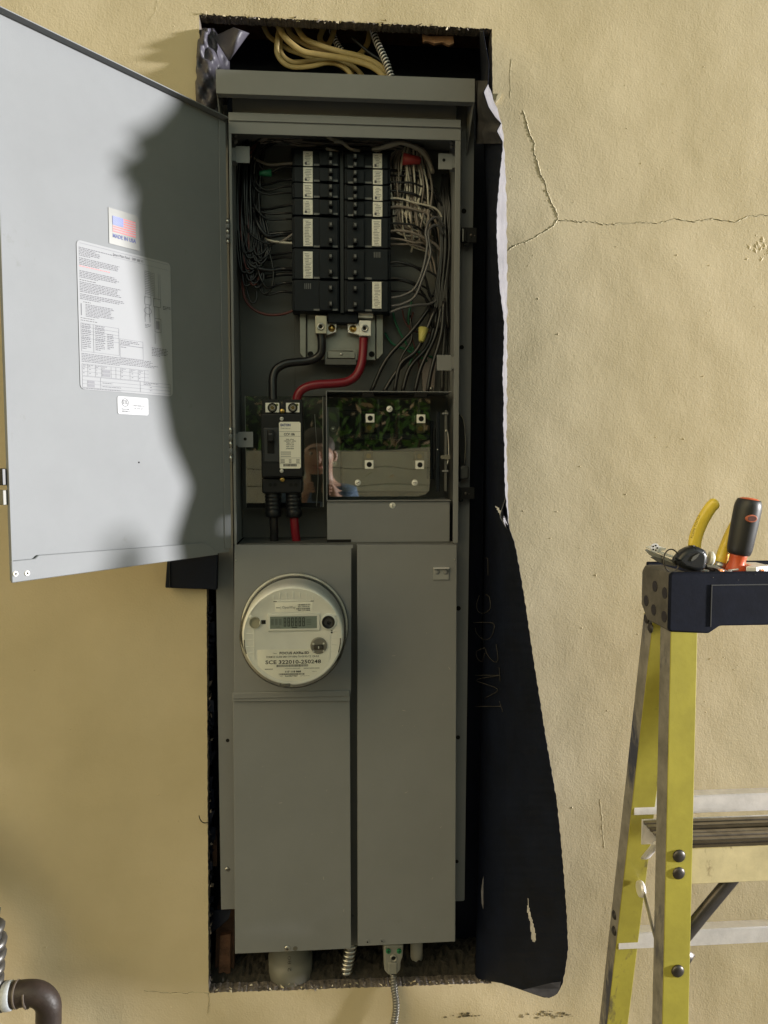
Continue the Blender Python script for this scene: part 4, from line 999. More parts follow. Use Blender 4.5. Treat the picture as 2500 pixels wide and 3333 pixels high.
SEG = mat('lcd_segment', (.018, .022, .022), .3); SEGF = mat('faint_lcd_segment', (.13, .16, .155), .3)
for k in range(6): seg(668+k*53, 640, 34, 128, SEG, t=10)
for k in range(3):
    for q in range(4): seg(490+k*56+q*9, 655, 6, 92, SEGF, 'abcdefg', 3)
for k in range(4): qb(b, 995, 665+k*24, 1060, 673+k*24, .0043, .0045, SEGF)
qb(b, 780, 780, 860, 790, .0043, .0045, SEG); qb(b, 560, 770, 620, 778, .0043, .0045, SEGF)
b.done('display_digits', disp)
b = B(); b.lathe(Q(1305, 715), ax, [(0, .0125), (.0035, .012), (.0038, .0100)], CREAM, 32, closed=False); b.lathe(Q(1305, 718), ax, [(.0005, .0100), (.0042, .0098), (.0042, .008), (.003, .0062), (.0015, .0045)], BLK, 32)
b.cyl(Q(1305, 718, .0028), ax, .0062, .0006, mat('dark_grey_button', (.05, .05, .055), .35), 24); b.dome(Q(1312, 722, .0034), ax, .0035, .0022, BLK, 18); b.dome(Q(1405, 620), ax, .0032, .002, CREAM, 16); b.done('push_button', meter)
b = B(); b.lathe(Q(258, 712), ax, [(0, .0088), (.003, .0086), (.0036, .0078), (.001, .0072)], mat('olive_grey_plastic', (.30, .29, .22), .45), 26); qb(b, 340, 678, 408, 735, 0, .0012, HOLE, .0003); qb(b, 320, 660, 345, 755, 0, .0025, CREAM, .0006); b.dome(Q(190, 628), ax, .0034, .002, CREAM, 16); b.done('sensor_port', meter)
b = B(); b.lathe(Q(1165, 1062), ax, [(0, .0128), (.0026, .0126), (.003, .0112)], mat('silver_port', (.32, .31, .28), .35, .6), 34)
qb(b, 1095, 1045, 1235, 1115, .003, .0048, mat('dark_port_well', (.06, .055, .045), .4), .002); qb(b, 1155, 1062, 1172, 1100, .0047, .0056, LUG, .0006)
for (x, y) in ((1088, 1032), (1236, 1028), (1088, 1142), (1236, 1142)): b.dome(Q(x, y, .003), ax, .0016, .001, LUG, 12)
b.done('optical_port', meter)
b = B(); qb(b, 545, 428, 1080, 562, .0001, .0005, CREAML); l1 = b.done('maker_label', meter)
b = B(); b.text('Itron', Q(562, 508, .0007), (1, 0, 0), (0, 0, 1), .0018, INK, width=52*s5, bold=.04); b.text('| OpenWay', Q(625, 515, .0007), (1, 0, 0), (0, 0, 1), .0040, GINK, width=210*s5)
def barcode(x0, x1, y0, y1, d=.0007):
    x = x0
    while x < x1: w_ = random.uniform(3, 9); qb(b, x, y0, min(x+w_, x1), y1, d-.0001, d, INK); x += w_+random.uniform(3, 7)
barcode(870, 1045, 452, 474); barcode(845, 1045, 508, 532)
b.text('MAC 00078108', Q(870, 497, .0007), (1, 0, 0), (0, 0, 1), .0014, INK, width=165*s5, bold=.03); b.text('SER 117118868', Q(870, 552, .0007), (1, 0, 0), (0, 0, 1), .0014, INK, width=175*s5, bold=.03)
b.done('label_print', l1)
b = B(); P_ = [(285, 1110), (1310, 1110), (1310, 1320)]
for k in range(13):
    a = math.radians(-38-k*8.6); P_.append((cx5+640*math.cos(a), cy5+20-640*math.sin(a)))
P_.append((285, 1340)); P_ = [(x, y) for x, y in P_ if 285 <= x <= 1310]
lo = [(Q(x, y).x, Q(x, y).z) for x, y in P_]; b.prism(lo[::-1], 'y', fc.y-.0005, fc.y-.0001, CREAML); l2 = b.done('nameplate', meter)
b = B(); d = .0007
for (t_, x, y, h_, w_, bo, m_) in (('Type', 503, 1172, .0016, 58, 0, GINK), ('FOCUS AXRe-SD', 602, 1180, .0036, 425, .035, INK), ('FORM 2S CL200 240V 3W 60Hz TA=30 Kh 7.2  CA 0.2', 415, 1230, .0028, 750, .01, INK), ('SCE 322010-250248', 398, 1320, .0056, 798, .02, INK), ('*322010-250248*', 672, 1396, .0013, 230, 0, GINK), ('00000027', 388, 1402, .0014, 120, .03, INK), ('44G0130039-0AB1', 945, 1398, .0014, 228, .02, INK), ('117 118 868', 680, 1449, .0026, 226, .04, INK), ('0512', 1070, 1446, .0013, 60, .0, GINK), ('Landis+Gyr', 680, 1508, .0019, 180, .03, INK), ('MET', 605, 1508, .0012, 40, 0, GINK), ('LAFAYETTE, IN', 895, 1508, .0012, 130, 0, GINK)):
    b.text(t_, Q(x, y, d), (1, 0, 0), (0, 0, 1), h_, m_, width=w_*s5, bold=bo)
barcode(558, 1010, 1332, 1366); barcode(590, 955, 1462, 1486)
b.done('nameplate_print', l2)
b = B(); a = Q(600, 1600); 
b.box(Q(598, 1612).x, Q(755, 1612).x, MC.y-.081, MC.y-.070, Q(598, 1650).z, Q(598, 1608).z, mat('grey_tag', (.20, .195, .18), .5), .0008); b.dome(V((Q(795, 1650).x, MC.y-.087, Q(795, 1650).z)), ax, .004, .0015, CLEAR, 16); b.done('seal_tag', meter)

# ================================================================== BUILDING PAPER
CR = [(95, 1572), (126, 1577), (207, 1592), (272, 1589), (300, 1574), (349, 1590), (384, 1613), (401, 1631), (427, 1617), (462, 1636), (487, 1635), (551, 1628), (677, 1617), (772, 1616), (843, 1620), (938, 1626), (1047, 1640), (1128, 1639), (1223, 1635), (1300, 1639), (1385, 1637), (1450, 1641), (1525, 1641), (1608, 1644), (1713, 1656), (1773, 1676), (1842, 1689), (1962, 1709), (2046, 1721), (2160, 1738), (2285, 1758), (2400, 1776), (2600, 1811), (2711, 1823), (2837, 1834), (2973, 1844), (3090, 1849), (3150, 1841), (3201, 1831), (3239, 1812)]
DD = [(95, .21), (130, .21), (160, .19), (200, .20), (250, .225), (300, .245), (400, .262), (560, .268), (700, .262), (900, .25), (1150, .235), (1350, .22), (1520, .188), (1700, .218), (1900, .21), (3100, .18), (3240, .165)]
RT = [(95, 1560), (700, 1585), (1700, 1580), (2400, 1565), (3240, 1545)]
BT = [(0, 3186), (.3, 3200), (.6, 3226), (.85, 3247), (.93, 3246), (1, 3235)]
NR_, NC = 520, 96
TEARS = [[(1718, 2920), (1722, 2945), (1725, 2965), (1732, 2990), (1742, 3025), (1746, 3060), (1738, 3067), (1731, 3058), (1724, 3000), (1716, 2965)],
         [(1608, 1640), (1630, 1660), (1646, 1690), (1657, 1716), (1642, 1697), (1622, 1668)]]
def inpoly(x, y, P):
    c = False; j = len(P)-1
    for i in range(len(P)):
        if (P[i][1] > y) != (P[j][1] > y) and x < (P[j][0]-P[i][0])*(y-P[i][1])/(P[j][1]-P[i][1])+P[i][0]: c = not c
        j = i
    return c
def flap_pt(s, v):
    py = 100+(interp(BT, v)-100)*s
    xl_, xr_ = interp(RT, py), interp(CR, py)
    px = xl_+(xr_-xl_)*v+(math.sin(py*.19)*math.sin(py*.047)*1.3*v if py > 480 else 0)
    d = interp(DD, py)
    wav = .010*math.sin(py*.011+v*2)*v + .004*math.sin(py*.031+v*7)*v + (.010*math.sin(py*.06+v*9)*v*(1-v)*4 if py < 480 else 0) + .006*abs(math.sin(py*.0043+v*2.1))*v + .004*abs(math.sin(v*11+py*.0021))*v
    y = .022-(d+.022)*(v**.85)+wav*(1-v)
    return px, py, y
paper = thing('building_paper', (.25, .0, W(1600, 3200, 0).z), 'long torn sheet of black building paper curling out along the right side of the panel', 'building paper')
b = B(); kP = b.mi(PAPER)
gr = [[None]*(NC+1) for _ in range(NR_+1)]
for i in range(NR_+1):
    for j in range(NC+1):
        px, py, y = flap_pt(i/NR_, j/NC); gr[i][j] = (px, py, b.bm.verts.new(W(px, py, y)))
for i in range(NR_):
    for j in range(NC):
        q = [gr[i][j], gr[i][j+1], gr[i+1][j+1], gr[i+1][j]]
        cx, cy = sum(a[0] for a in q)/4, sum(a[1] for a in q)/4
        if any(inpoly(cx, cy, t) for t in TEARS): continue
        f = b.bm.faces.new([a[2] for a in q]); f.smooth = True; f.material_index = kP
loose = [v for v in b.bm.verts if not v.link_faces]
bmesh.ops.delete(b.bm, geom=loose, context='VERTS')
fo = b.done('torn_sheet', paper)
md = fo.modifiers.new('t', 'SOLIDIFY'); md.thickness = .0008; md.offset = 0
# folded back pale strip
PR = [(272, 1590), (335, 1613), (398, 1634), (436, 1640), (551, 1647), (667, 1651), (900, 1653), (1294, 1652), (1450, 1651), (1700, 1657), (1725, 1659)]
b = B(); gr = []
M_ = 150
for i in range(M_+1):
    py = 274+(1722-274)*i/M_; xc = interp(CR, py); xe = max(interp(PR, py)-2.5+2.2*math.sin(py*.023)*math.sin(py*.11)+.5*math.sin(py*.37)*math.sin(py*.05), xc+.5); d = interp(DD, py); row = []
    for j in range(13):
        t = j/12; x0c = xc-(26*max(0, 1-abs(py-1680)/60) if py > 1600 else 0)
        px = x0c+(xe-x0c)*t; y = -d+.003+ (.075)*t + .006*math.sin(py*.02+t*5)*t + .004*math.sin(py*.07+t*3)*t
        row.append(b.bm.verts.new(W(px, py, y)))
    gr.append(row)
k = b.mi(PAPERR)
for i in range(M_):
    for j in range(12): f = b.bm.faces.new([gr[i][j], gr[i][j+1], gr[i+1][j+1], gr[i+1][j]]); f.smooth = True; f.material_index = k
fo = b.done('folded_back_strip', paper, 'pale grey folded back strip of the paper edge'); md = fo.modifiers.new('t', 'SOLIDIFY'); md.thickness = .0006; md.offset = 0
b = B(); P_ = [(1578, 2835), (1577, 2900), (1573, 2962), (1568, 2940), (1566, 2900), (1571, 2865)]
b.face([W(x, y, .0) for x, y in P_][::-1], PAPERR); b.done('painted_lit_slit', paper)  # pale strip painted where a lit slit shows in the paper
# curled bottom corner
b = B(); P_ = [(1700, 3222), (1749, 3239), (1787, 3249), (1809, 3239), (1822, 3218), (1826, 3195), (1790, 3200), (1750, 3210), (1718, 3218)]
b.face([W(x, y, -.172-(.012 if y < 3212 else 0)) for x, y in P_][::-1], mat('scuffed_paper', (.045, .042, .045), .6, var=.4, vscale=60)); b.done('curled_corner', paper)
# chalk scratches (illegible hand marks written sideways)
CHK = mat('faint_scratch', (.035, .032, .03), .8)
b = B()
def fl_at(px, py):
    xl_, xr_ = interp(RT, py), interp(CR, py); v = min(max((px-xl_)/(xr_-xl_), 0), 1)
    return W(px, py, .022-(interp(DD, py)+.022)*(v**.85)+(.010*math.sin(py*.011+v*2)*v+.004*math.sin(py*.031+v*7)*v)*(1-v)-.004)
def Zp(x, y): return (1490+.2938*x, 1750+.2938*y)
for st in ([(130, 1870), (415, 1870)], [(400, 1810), (440, 1930)], [(130, 1525), (405, 1525)], [(400, 1440), (410, 1590)], [(405, 1525), (150, 1580), (380, 1680), (240, 1780)],
           [(240, 1220), (150, 1260), (160, 1340), (210, 1370), (240, 1280)], [(240, 1220), (270, 1300), (340, 1375), (385, 1350), (365, 1180)], [(110, 940), (320, 945), (340, 1020), (300, 1110), (220, 1125), (150, 1060), (135, 1000)], [(180, 640), (150, 740), (170, 820), (240, 835), (300, 780), (290, 660), (250, 630)], [(230, 230), (270, 240), (275, 420)]):
    pts = [fl_at(*Zp(x+60, y)) for x, y in st]; b.tube(pts, .0006, CHK, 5, 6)
b.done('scratches', paper)
# torn scrap at the upper left corner
PSC = mat('grey_violet_paper_face', (.075, .070, .09), .5, var=.3, vscale=25, bump=.001, bscale=60)
rp_ = random.Random(5)
b = B(); gr = []
LE = [(95, 660), (130, 645), (190, 640), (270, 637), (350, 640), (420, 648), (490, 658)]
RE = [(95, 700), (130, 720), (190, 745), (270, 750), (350, 735), (420, 715), (490, 700)]
for i in range(41):
    py = 92+400*i/40; row = []
    for j in range(21):
        t = j/20; px = interp(LE, py)+(interp(RE, py)-interp(LE, py))*t
        y = -.004-.018*math.sin(t*3.1)**.6*(0.4+.6*math.sin(i/40*2.6))+.05*t*t+.006*math.sin(i*.5+j*.6)+.004*math.sin(i*.9-j*.9)
        row.append(b.bm.verts.new(W(px, py, y)))
    gr.append(row)
k = b.mi(PSC)
for i in range(40):
    for j in range(20): f = b.bm.faces.new([gr[i][j], gr[i][j+1], gr[i+1][j+1], gr[i+1][j]]); f.smooth = True; f.material_index = k
o = b.done('building_paper', None, 'crumpled scrap of building paper at the upper left corner of the opening', 'building paper'); md = o.modifiers.new('t', 'SOLIDIFY'); md.thickness = .0008
b = B(); gr = []
for i in range(17):
    row = []
    for j in range(17):
        u, v = i/16, j/16
        a = (695+(760-695)*u, 118-(118-88)*u); c = (745+(812-745)*u, 200-(200-108)*u)
        px, py = a[0]+(c[0]-a[0])*v, a[1]+(c[1]-a[1])*v
        row.append(b.bm.verts.new(W(px, py, .012-.018*math.sin(v*2.8)+.01*math.sin(u*4+v*3))))
    gr.append(row)
k = b.mi(PSC)
for i in range(16):
    for j in range(16): f = b.bm.faces.new([gr[i][j], gr[i][j+1], gr[i+1][j+1], gr[i+1][j]]); f.smooth = True; f.material_index = k
o = b.done('building_paper', None, 'small folded scrap of grey violet paper hanging from the top edge of the opening', 'building paper'); md = o.modifiers.new('t', 'SOLIDIFY'); md.thickness = .0008
# black flap behind the door bottom
b = B(); P_ = [(537, 1913), (552, 1913), (557, 1820), (715, 1780), (706, 1921), (672, 1919), (537, 1916)]
P_ = [(537, 1914), (545, 1800), (710, 1780), (706, 1921), (672, 1919)]
b.prism([(W(x, y, -.02).x, W(x, y, -.02).z) for x, y in P_], 'y', -.020, -.006, PAPER, .002)
b.box(W(551, 1900, -.021).x, W(553, 1900, -.021).x, -.0222, -.0204, W(551, 1914, -.021).z, W(551, 1810, -.021).z, mat('dull_black_edge', (.03, .03, .03), .6)); 
b.done('building_paper', None, 'stiff black paper flap sticking out beneath the open door', 'building paper')
# paper shreds down the left side of the opening
b = B()
for i in range(60):
    y = rp_.uniform(1960, 3020); x = 676+(y-1950)*.003
    a = W(x, y, .006); w_ = rp_.uniform(.004, .012); h_ = rp_.uniform(.006, .03); yy = rp_.uniform(.002, .02)
    p = [V((a.x-.003, yy, a.z)), V((a.x+w_, yy-.006*rp_.random(), a.z+rp_.uniform(-.006, .006))), V((a.x+w_*rp_.random(), yy+.004, a.z-h_)), V((a.x-.003, yy, a.z-h_*.8))]
    b.face(p, PAPER)
P_ = [(690, 2965), (706, 2960), (752, 2962), (745, 2990), (720, 3015), (690, 3035), (679, 3070), (676, 3040)]
b.face([W(x, y, .02-(.01 if x > 720 else 0)) for x, y in P_][::-1], PAPER)
b.done('building_paper', None, 'ragged black paper shreds along the lower left edge of the opening', 'building paper')
b = B(); gr = []
for i in range(31):
    u = i/30; row = []; py = 262+205*u
    for j in range(17):
        v = j/16; xr_ = interp(CR, py)-1.5; px = 1548+(xr_-1548)*v
        y = .02-(interp(DD, py)+.03)*(v**.85)-.006+.012*math.sin(u*9+v*5)*(1-abs(2*u-1))+.008*math.sin(u*17-v*11)
        row.append(b.bm.verts.new(W(px, py, y)))
    gr.append(row)
k = b.mi(mat('scuffed_paper_painted_sheen', (.035, .033, .036), .55, var=.5, vscale=18, bump=.002, bscale=25))  # grey base colour carries the sheen on the scuffed black paper
for i in range(30):
    for j in range(16): f = b.bm.faces.new([gr[i][j], gr[i][j+1], gr[i+1][j+1], gr[i+1][j]]); f.smooth = True; f.material_index = k
b.done('crumpled_fold', paper, 'scuffed crumpled fold with painted grey sheen near the top of the sheet')
b = B(); b.tube([W(678, 2678, .0), W(662, 2678, -.006), (W(652, 2668, -.012)), W(648, 2655, -.016)], .0008, PAPER, 5, 5); b.done('paper_curl', None, 'thin dark paper curl poking out of the left edge over the wall', 'paper scrap')
# pale paint chip at the right
b = B(); c = [(1612, 338), (1615, 318), (1625, 303), (1632, 304), (1629, 316), (1619, 330)]
b.prism([(W(x, y, -.001).x, W(x, y, -.001).z) for x, y in c][::-1], 'y', -.004, -.001, CRP); b.done('paint_flake', None, 'small pale flake of loose paint beside the upper right paper edge', 'paint flake')

# ================================================================== CABLES ABOVE THE HOOD
def Zc(x, y): return (630+.3677*x, 30+.3677*y)
cabs = [([(740, 130), (790, 220), (850, 290), (960, 370), (1100, 400), (1300, 430), (1450, 462), (1580, 510), (1670, 580), (1700, 680)], .034, .0062, 'yellow sheathed cable lowest in front of the bundle above the hood'),
        ([(900, 120), (950, 220), (1010, 275), (1120, 322), (1280, 372), (1450, 412), (1580, 460), (1700, 550), (1730, 680)], .042, .0060, 'yellow sheathed cable just above the front one over the hood'),
        ([(820, 130), (870, 230), (960, 290), (1080, 345), (1250, 395), (1420, 440), (1560, 490), (1650, 560), (1680, 680)], .052, .0058, 'yellow sheathed cable behind the front pair above the hood'),
        ([(620, 150), (670, 240), (740, 290), (850, 360), (960, 400), (1060, 440), (1180, 470), (1300, 500), (1420, 600), (1450, 690)], .060, .0050, 'dull yellow cable starting farthest left above the hood'),
        ([(760, 160), (738, 300), (740, 390), (790, 470), (880, 512), (1040, 505), (1180, 475), (1290, 490), (1380, 560), (1420, 690)], .044, .0050, 'yellow cable looping low into a wide bend over the hood'),
        ([(790, 160), (765, 320), (790, 410), (860, 462), (950, 468), (1100, 448), (1230, 440), (1400, 500), (1500, 600), (1520, 690)], .054, .0050, 'yellow cable in the inner bend of the low loop'),
        ([(1200, 60), (1140, 190), (1118, 250), (1140, 300), (1190, 310), (1225, 250), (1250, 150), (1260, 60)], .062, .0056, 'short yellow cable loop hanging from the top'),
        ([(1590, 60), (1560, 200), (1540, 300), (1490, 380), (1430, 440), (1400, 600)], .062, .0056, 'yellow cable hanging nearly straight beside the coiled conduit')]
for pts, y, r_, lab in cabs:
    b = B(); b.tube([W(*Zc(*p), y) for p in pts], r_*.82, WYEL, 12, 8, flat=.5); b.done('sheathed_cable', None, lab, 'cable', 'yellow cables entering above the hood')
b = B(); b.tube([W(*Zc(*p), .045) for p in [(1400, 250), (1480, 320), (1560, 390), (1680, 480), (1740, 640)]], .0026, WBLK, 8, 6); b.done('cable', None, 'thin black cable crossing beside the coiled conduit above the hood', 'cable')
def spiral(pts, r_, m_, label, name='flexible_conduit', turns=14, wr=.32, core=None, cat='conduit', group=None):
    P = smooth_path([V(p) for p in pts], 12); L = [0]
    for a, c in zip(P, P[1:]): L.append(L[-1]+(c-a).length)
    tot = L[-1]; pitch = tot/turns; t0 = thing(name, tuple(P[-1] if P[-1].z < P[0].z else P[0]), label, cat, group)
    b = B(); b.tube(P, r_*.86, core or m_, 14, 1); b.done('core', t0)
    b = B(); hp = []; u = None; nper = 14
    for i in range(turns*nper+1):
        s_ = tot*i/(turns*nper); k = 0
        while k < len(L)-2 and L[k+1] < s_: k += 1
        f_ = (s_-L[k])/max(1e-9, L[k+1]-L[k]); c = P[k].lerp(P[k+1], f_); t = (P[k+1]-P[k]).normalized()
        if u is None: u = t.orthogonal().normalized()
        u = (u-t*u.dot(t)).normalized(); w_ = t.cross(u); a = 2*math.pi*i/nper
        hp.append(c+(u*math.cos(a)+w_*math.sin(a))*r_*.84)
    b.tube(hp, pitch*wr, m_, 6, 1); b.done('armour_winding', t0); return t0
spiral([W(1212, 90, .05), W(1224, 130, .045), W(1240, 165, .04), W(1258, 205, .035), W(1276, 260, .03)], .0058, ALU, 'bright coiled metal conduit dropping behind the hood at upper right', turns=17, wr=.24, core=BLK)
spiral([W(1080, 100, .07), W(1095, 140, .065), W(1112, 165, .06), W(1135, 200, .06)], .0050, ALU, 'small coiled metal conduit half hidden among the yellow cables', turns=12, wr=.24, core=BLK)

# ================================================================== CONDUITS BELOW
big = thing('plastic_conduit', tuple(W(940, 3190, .045)), 'fat grey plastic conduit under the lower left cover', 'conduit')
b = B(); c = W(945, 3050, .045); zb2 = W(945, 3178, .045).z; b.lathe(c, (0, 0, -1), [(0, PX(64, .045)), (c.z-W(945, 3105, .045).z, PX(64, .045)), (c.z-W(945, 3106, .045).z, PX(74, .045)), (c.z-zb2, PX(72, .045)), (c.z-zb2+.004, PX(66, .045))], PVC, 40); b.done('pipe', big)
b = B(); b.text('2 80', V((c.x+.003, c.y-PX(75, .045)-.0004, W(945, 3168, .0).z)), (0, 0, 1), (-1, 0, 0), .006, mat('dark_stencil', (.05, .045, .04), .6), width=.028); b.done('stencil_marks', big)
spiral([W(1149, 2940, .004), W(1148, 3030, .008), W(1140, 3090, .012), W(1126, 3160, .02)], .0098, ZINC, 'wide ridged metal conduit in the gap between the two lower covers', turns=15, wr=.4)
b = B(); c = W(1356, 3050, .055); b.lathe(c, (0, 0, -1), [(0, PX(21, .055)), (c.z-W(1356, 3138, .055).z, PX(21, .055))], PVCW, 24); b.done('plastic_conduit', None, 'slim pale plastic pipe stub below the right cover', 'conduit')
con = thing('conduit_connector', tuple(W(1281, 3178, -.01)), 'cast metal cable connector with green screws below the right cover', 'conduit connector')
CAST = mat('cast_zinc', (.30, .30, .27), .5, .4, var=.12, vscale=60)
b = B(); P_ = [(1250, 3078), (1314, 3074), (1311, 3118), (1305, 3132), (1304, 3158), (1291, 3174), (1264, 3175), (1251, 3160), (1251, 3132), (1249, 3110)]
b.prism([(W(x, y, -.016).x, W(x, y, -.016).z) for x, y in P_][::-1], 'y', -.016, .012, CAST, .003); X = RC(1265, 3135, 1292, 3172, -.019); b.box(X[0], X[1], -.0185, -.0155, X[2], X[3], CAST, .001)
b.lathe(W(1281, 3117, -.016), ax, [(0, .0062), (.003, .0058), (.003, .0042), (0, .004)], CAST, 22, closed=False); b.cyl(W(1281, 3117, -.0161), ax, .0042, .0004, HOLE, 18); b.done('body', con)
GR = mat('green_screw_paint', (.02, .22, .09), .35, .3)
for x in (1264, 1299):
    b = B(); c = W(x, 3094, -.016); b.cyl(c, ax, .0042, .0035, GR, 18, .0008); b.box(c.x-.003, c.x+.003, c.y-.0038, c.y-.0034, c.z-.0005, c.z+.0005, HOLE); b.box(c.x-.0005, c.x+.0005, c.y-.00381, c.y-.0034, c.z-.003, c.z+.003, HOLE); b.done('green_screw', con)
spiral([W(1280, 3170, -.006), W(1283, 3215, -.010), W(1289, 3260, -.014), W(1288, 3300, -.016), W(1280, 3350, -.018), W(1270, 3480, -.018)], .0058, mat('grey_steel_armour', (.30, .29, .27), .35, .8), 'dark spiral armoured cable hanging down over the wall below the panel', 'armoured_cable', turns=36, wr=.36, cat='cable')

# ================================================================== GAS PIPE, LOWER LEFT
pipe = thing('brown_pipe', tuple(W(110, 3500, -.075)), 'brown painted iron pipe with an elbow turning down at the lower left', 'pipe')
PY = -.075
b = B(); b.tube([W(-66, 3262, PY), W(-40, 3252, PY), W(30, 3240, PY), W(95, 3232, PY), W(132, 3240, PY), W(156, 3268, PY), W(158, 3310, PY), W(157, 3400, PY), V((W(157, 3400, PY).x, PY, .4)), V((W(157, 3400, PY).x, PY, .0))], .0195, RUST, 24, 8); b.done('elbow', pipe)
for (x, w_) in ((60, .003), (94, .003)):
    b = B(); c = W(x, 3236, PY); b.lathe(c, (-1, 0, -.1), [(0, .0208), (w_, .0208)], mat('pale_pipe_ring', (.16, .13, .11), .4), 24); b.done('ring', pipe)
b = B(); c = W(42, 3239, PY); b.lathe(c, (-1, 0, -.12), [(0, .0205), (.002, .0218), (.010, .0222), (.013, .0210)], TAPE, 28); b.done('thread_tape', pipe)
b = B(); c = W(14, 3243, PY); b.lathe(c, (-1, 0, -.12), [(0, .0225), (.03, .0228)], mat('dark_galvanised', (.12, .12, .13), .4, .6), 8, smooth=False); b.done('nut', pipe)
spiral([W(-300, 2700, .0), W(-240, 2730, -.05), W(-120, 2860, -.06), W(-60, 2950, -.065), W(-30, 3030, -.07), W(-26, 3080, -.07), W(-32, 3150, -.07), W(-36, 3230, -.07)], .0165, mat('tarnished_braid', (.16, .155, .15), .4, .8), 'twisted metal gas hose at the extreme lower left above the brown pipe', 'gas_hose', turns=17, wr=.42, cat='hose')

# ================================================================== LADDER
LY = -.38
lad = thing('step_ladder', (.56, -.25, 0), 'yellow fibreglass step ladder with a worn black top, tools lying on it', 'ladder')
def cap_px(x, y, d=LY): p = W(x, y, d); return (p.x, p.z)
zc = W(2300, 1862, LY).z; xcl = W(2180, 1900, LY).x; XR = xcl+.40
b = B()
P_ = [(xcl, zc-.003), (xcl, W(2183, 2058, LY).z+.003), (xcl+.003, W(2183, 2058, LY).z), (W(2308, 2063, LY).x, W(2308, 2063, LY).z), (W(2345, 2038, LY).x, W(2345, 2038, LY).z), (XR-.05, W(2345, 2038, LY).z), (XR-.038, W(2308, 2063, LY).z), (XR, W(2308, 2063, LY).z), (XR, zc-.003), (XR-.003, zc), (xcl+.003, zc)]
b.prism(P_, 'y', LY, LY+.006, CAPM, .0025)
# left end (tapers to the back) and tray
yb2 = LY+.085
E_ = [(LY+.004, zc-.001), (yb2-.010, zc-.001), (yb2, zc-.010), (yb2, zc-.055), (yb2-.02, zc-.072), (LY+.004, W(2183, 2058, LY).z+.001)]
b.prism(E_, 'x', xcl+.0006, xcl+.006, CAPW, .002)
b.prism(E_, 'x', XR-.006, XR-.0006, CAPW, .002)
b.box(xcl+.006, XR-.006, LY+.006, yb2-.004, zc-.012, zc-.008, CAPM)
b.box(xcl+.0062, W(2250, 1880, LY).x, LY+.0062, yb2-.002, zc-.0079, zc-.0015, CAPW, .0015)
b.box(xcl+.006, XR-.006, yb2-.005, yb2, zc-.07, zc+.002, CAPM, .0015)
a_ = W(2318, 1903, LY); b.box(a_.x, XR-.06, LY-.0012, LY+.001, a_.z-.0012, a_.z, mat('cap_edge', (.06, .062, .07), .5)); b.box(a_.x-.001, a_.x, LY-.0012, LY+.001, a_.z-.052, a_.z, mat('cap_edge', (.06, .062, .07), .5))
for i in range(26):
    xx = random.uniform(a_.x, XR-.02); b.dome(V((xx, LY-.0003, zc-random.uniform(.002, .012))), ax, random.uniform(.0003, .0009), .0003, CAPW, 6)
cap = b.done('top_cap', lad)
for (x, y, r_) in ((2137, 1908, 8), (2166, 1930, 8), (2111, 1955, 9), (2135, 1985, 8), (2166, 2007, 8)):
    b = B(); p = W(x, y, -.34); yq = LY+.085*(2180-x)/86.0
    b.lathe(V((xcl+.0004, yq, W(x, y, yq).z)), (-1, 0, 0), [(0, .0072), (.0005, .0070)], mat('dark_cap_well', (.025, .022, .028), .6), 20); b.done('cap_well', cap)
ztop, zbot = W(2183, 2050, LY).z, .02
def rail(name, xt, yt, xb_, yb_, sgn, par, label=None, flip=1):
    """C channel: flange (facing the viewer or away) w_ wide, web d_ deep on the outer side, from top to ground"""
    w_, d_, t_ = .034, .030, .0035
    b = B()
    def sect(x, y, z):   # x,y = outer front corner
        s_ = sgn
        return [V((x, y, z)), V((x+s_*w_, y, z)), V((x+s_*w_, y+flip*t_, z)), V((x+s_*t_, y+flip*t_, z)), V((x+s_*t_, y+flip*(d_-t_), z)), V((x+s_*w_*.9, y+flip*(d_-t_), z)), V((x+s_*w_*.9, y+flip*d_, z)), V((x, y+flip*d_, z))]
    A, C_ = [b.bm.verts.new(p) for p in sect(xt, yt, ztop+.004)], [b.bm.verts.new(p) for p in sect(xb_, yb_, zbot)]
    fs = []
    for i in range(8):
        f = b.bm.faces.new([A[i], A[(i+1) % 8], C_[(i+1) % 8], C_[i]]); fs.append(f); f.material_index = b.mi(FWORN if i == 7 else FYEL)
    fs += [b.bm.faces.new(A), b.bm.faces.new(C_)]
    bmesh.ops.recalc_face_normals(b.bm, faces=fs)
    e = [e for e in b.bm.edges]; r = bmesh.ops.bevel(b.bm, geom=e, offset=.0008, segments=2, profile=.5, affect='EDGES')
    return b.done(name, par, label)
def at(xt, yt, xb_, yb_, z): t = (ztop-z)/(ztop-zbot); return V((xt+(xb_-xt)*t, yt+(yb_-yt)*t, z))
xf = W(2186, 2060, LY).x
FL = (xf, LY+.002, xf-.012, LY-.035)
rail('front_rail', *FL, 1, lad)
xrt = W(2097, 2060, -.30).x; xr_f = xcl+.39
RLx = W(1976, 3333, -.155)
tt = (ztop-RLx.z)/(ztop-zbot)
RL = (xrt+.001, -.325, xrt+(RLx.x-xrt)/tt, -.325+(.17)/tt)
rail('rear_rail', *RL, 1, lad)
xm = xcl+.20
FR = (2*xm-FL[0], FL[1], 2*xm-FL[2], FL[3]); RR = (2*xm-RL[0], RL[1], 2*xm-RL[2], RL[3])
rail('front_rail', *FR, -1, lad); rail('rear_rail', *RR, -1, lad)
for q, s_ in ((FL, 1), (FR, -1)):
    b = B(); b.box(q[2]-.004*s_, q[2]+.04*s_, q[3]-.004, q[3]+.04, 0, .035, GRIP, .003); b.done('foot', lad)
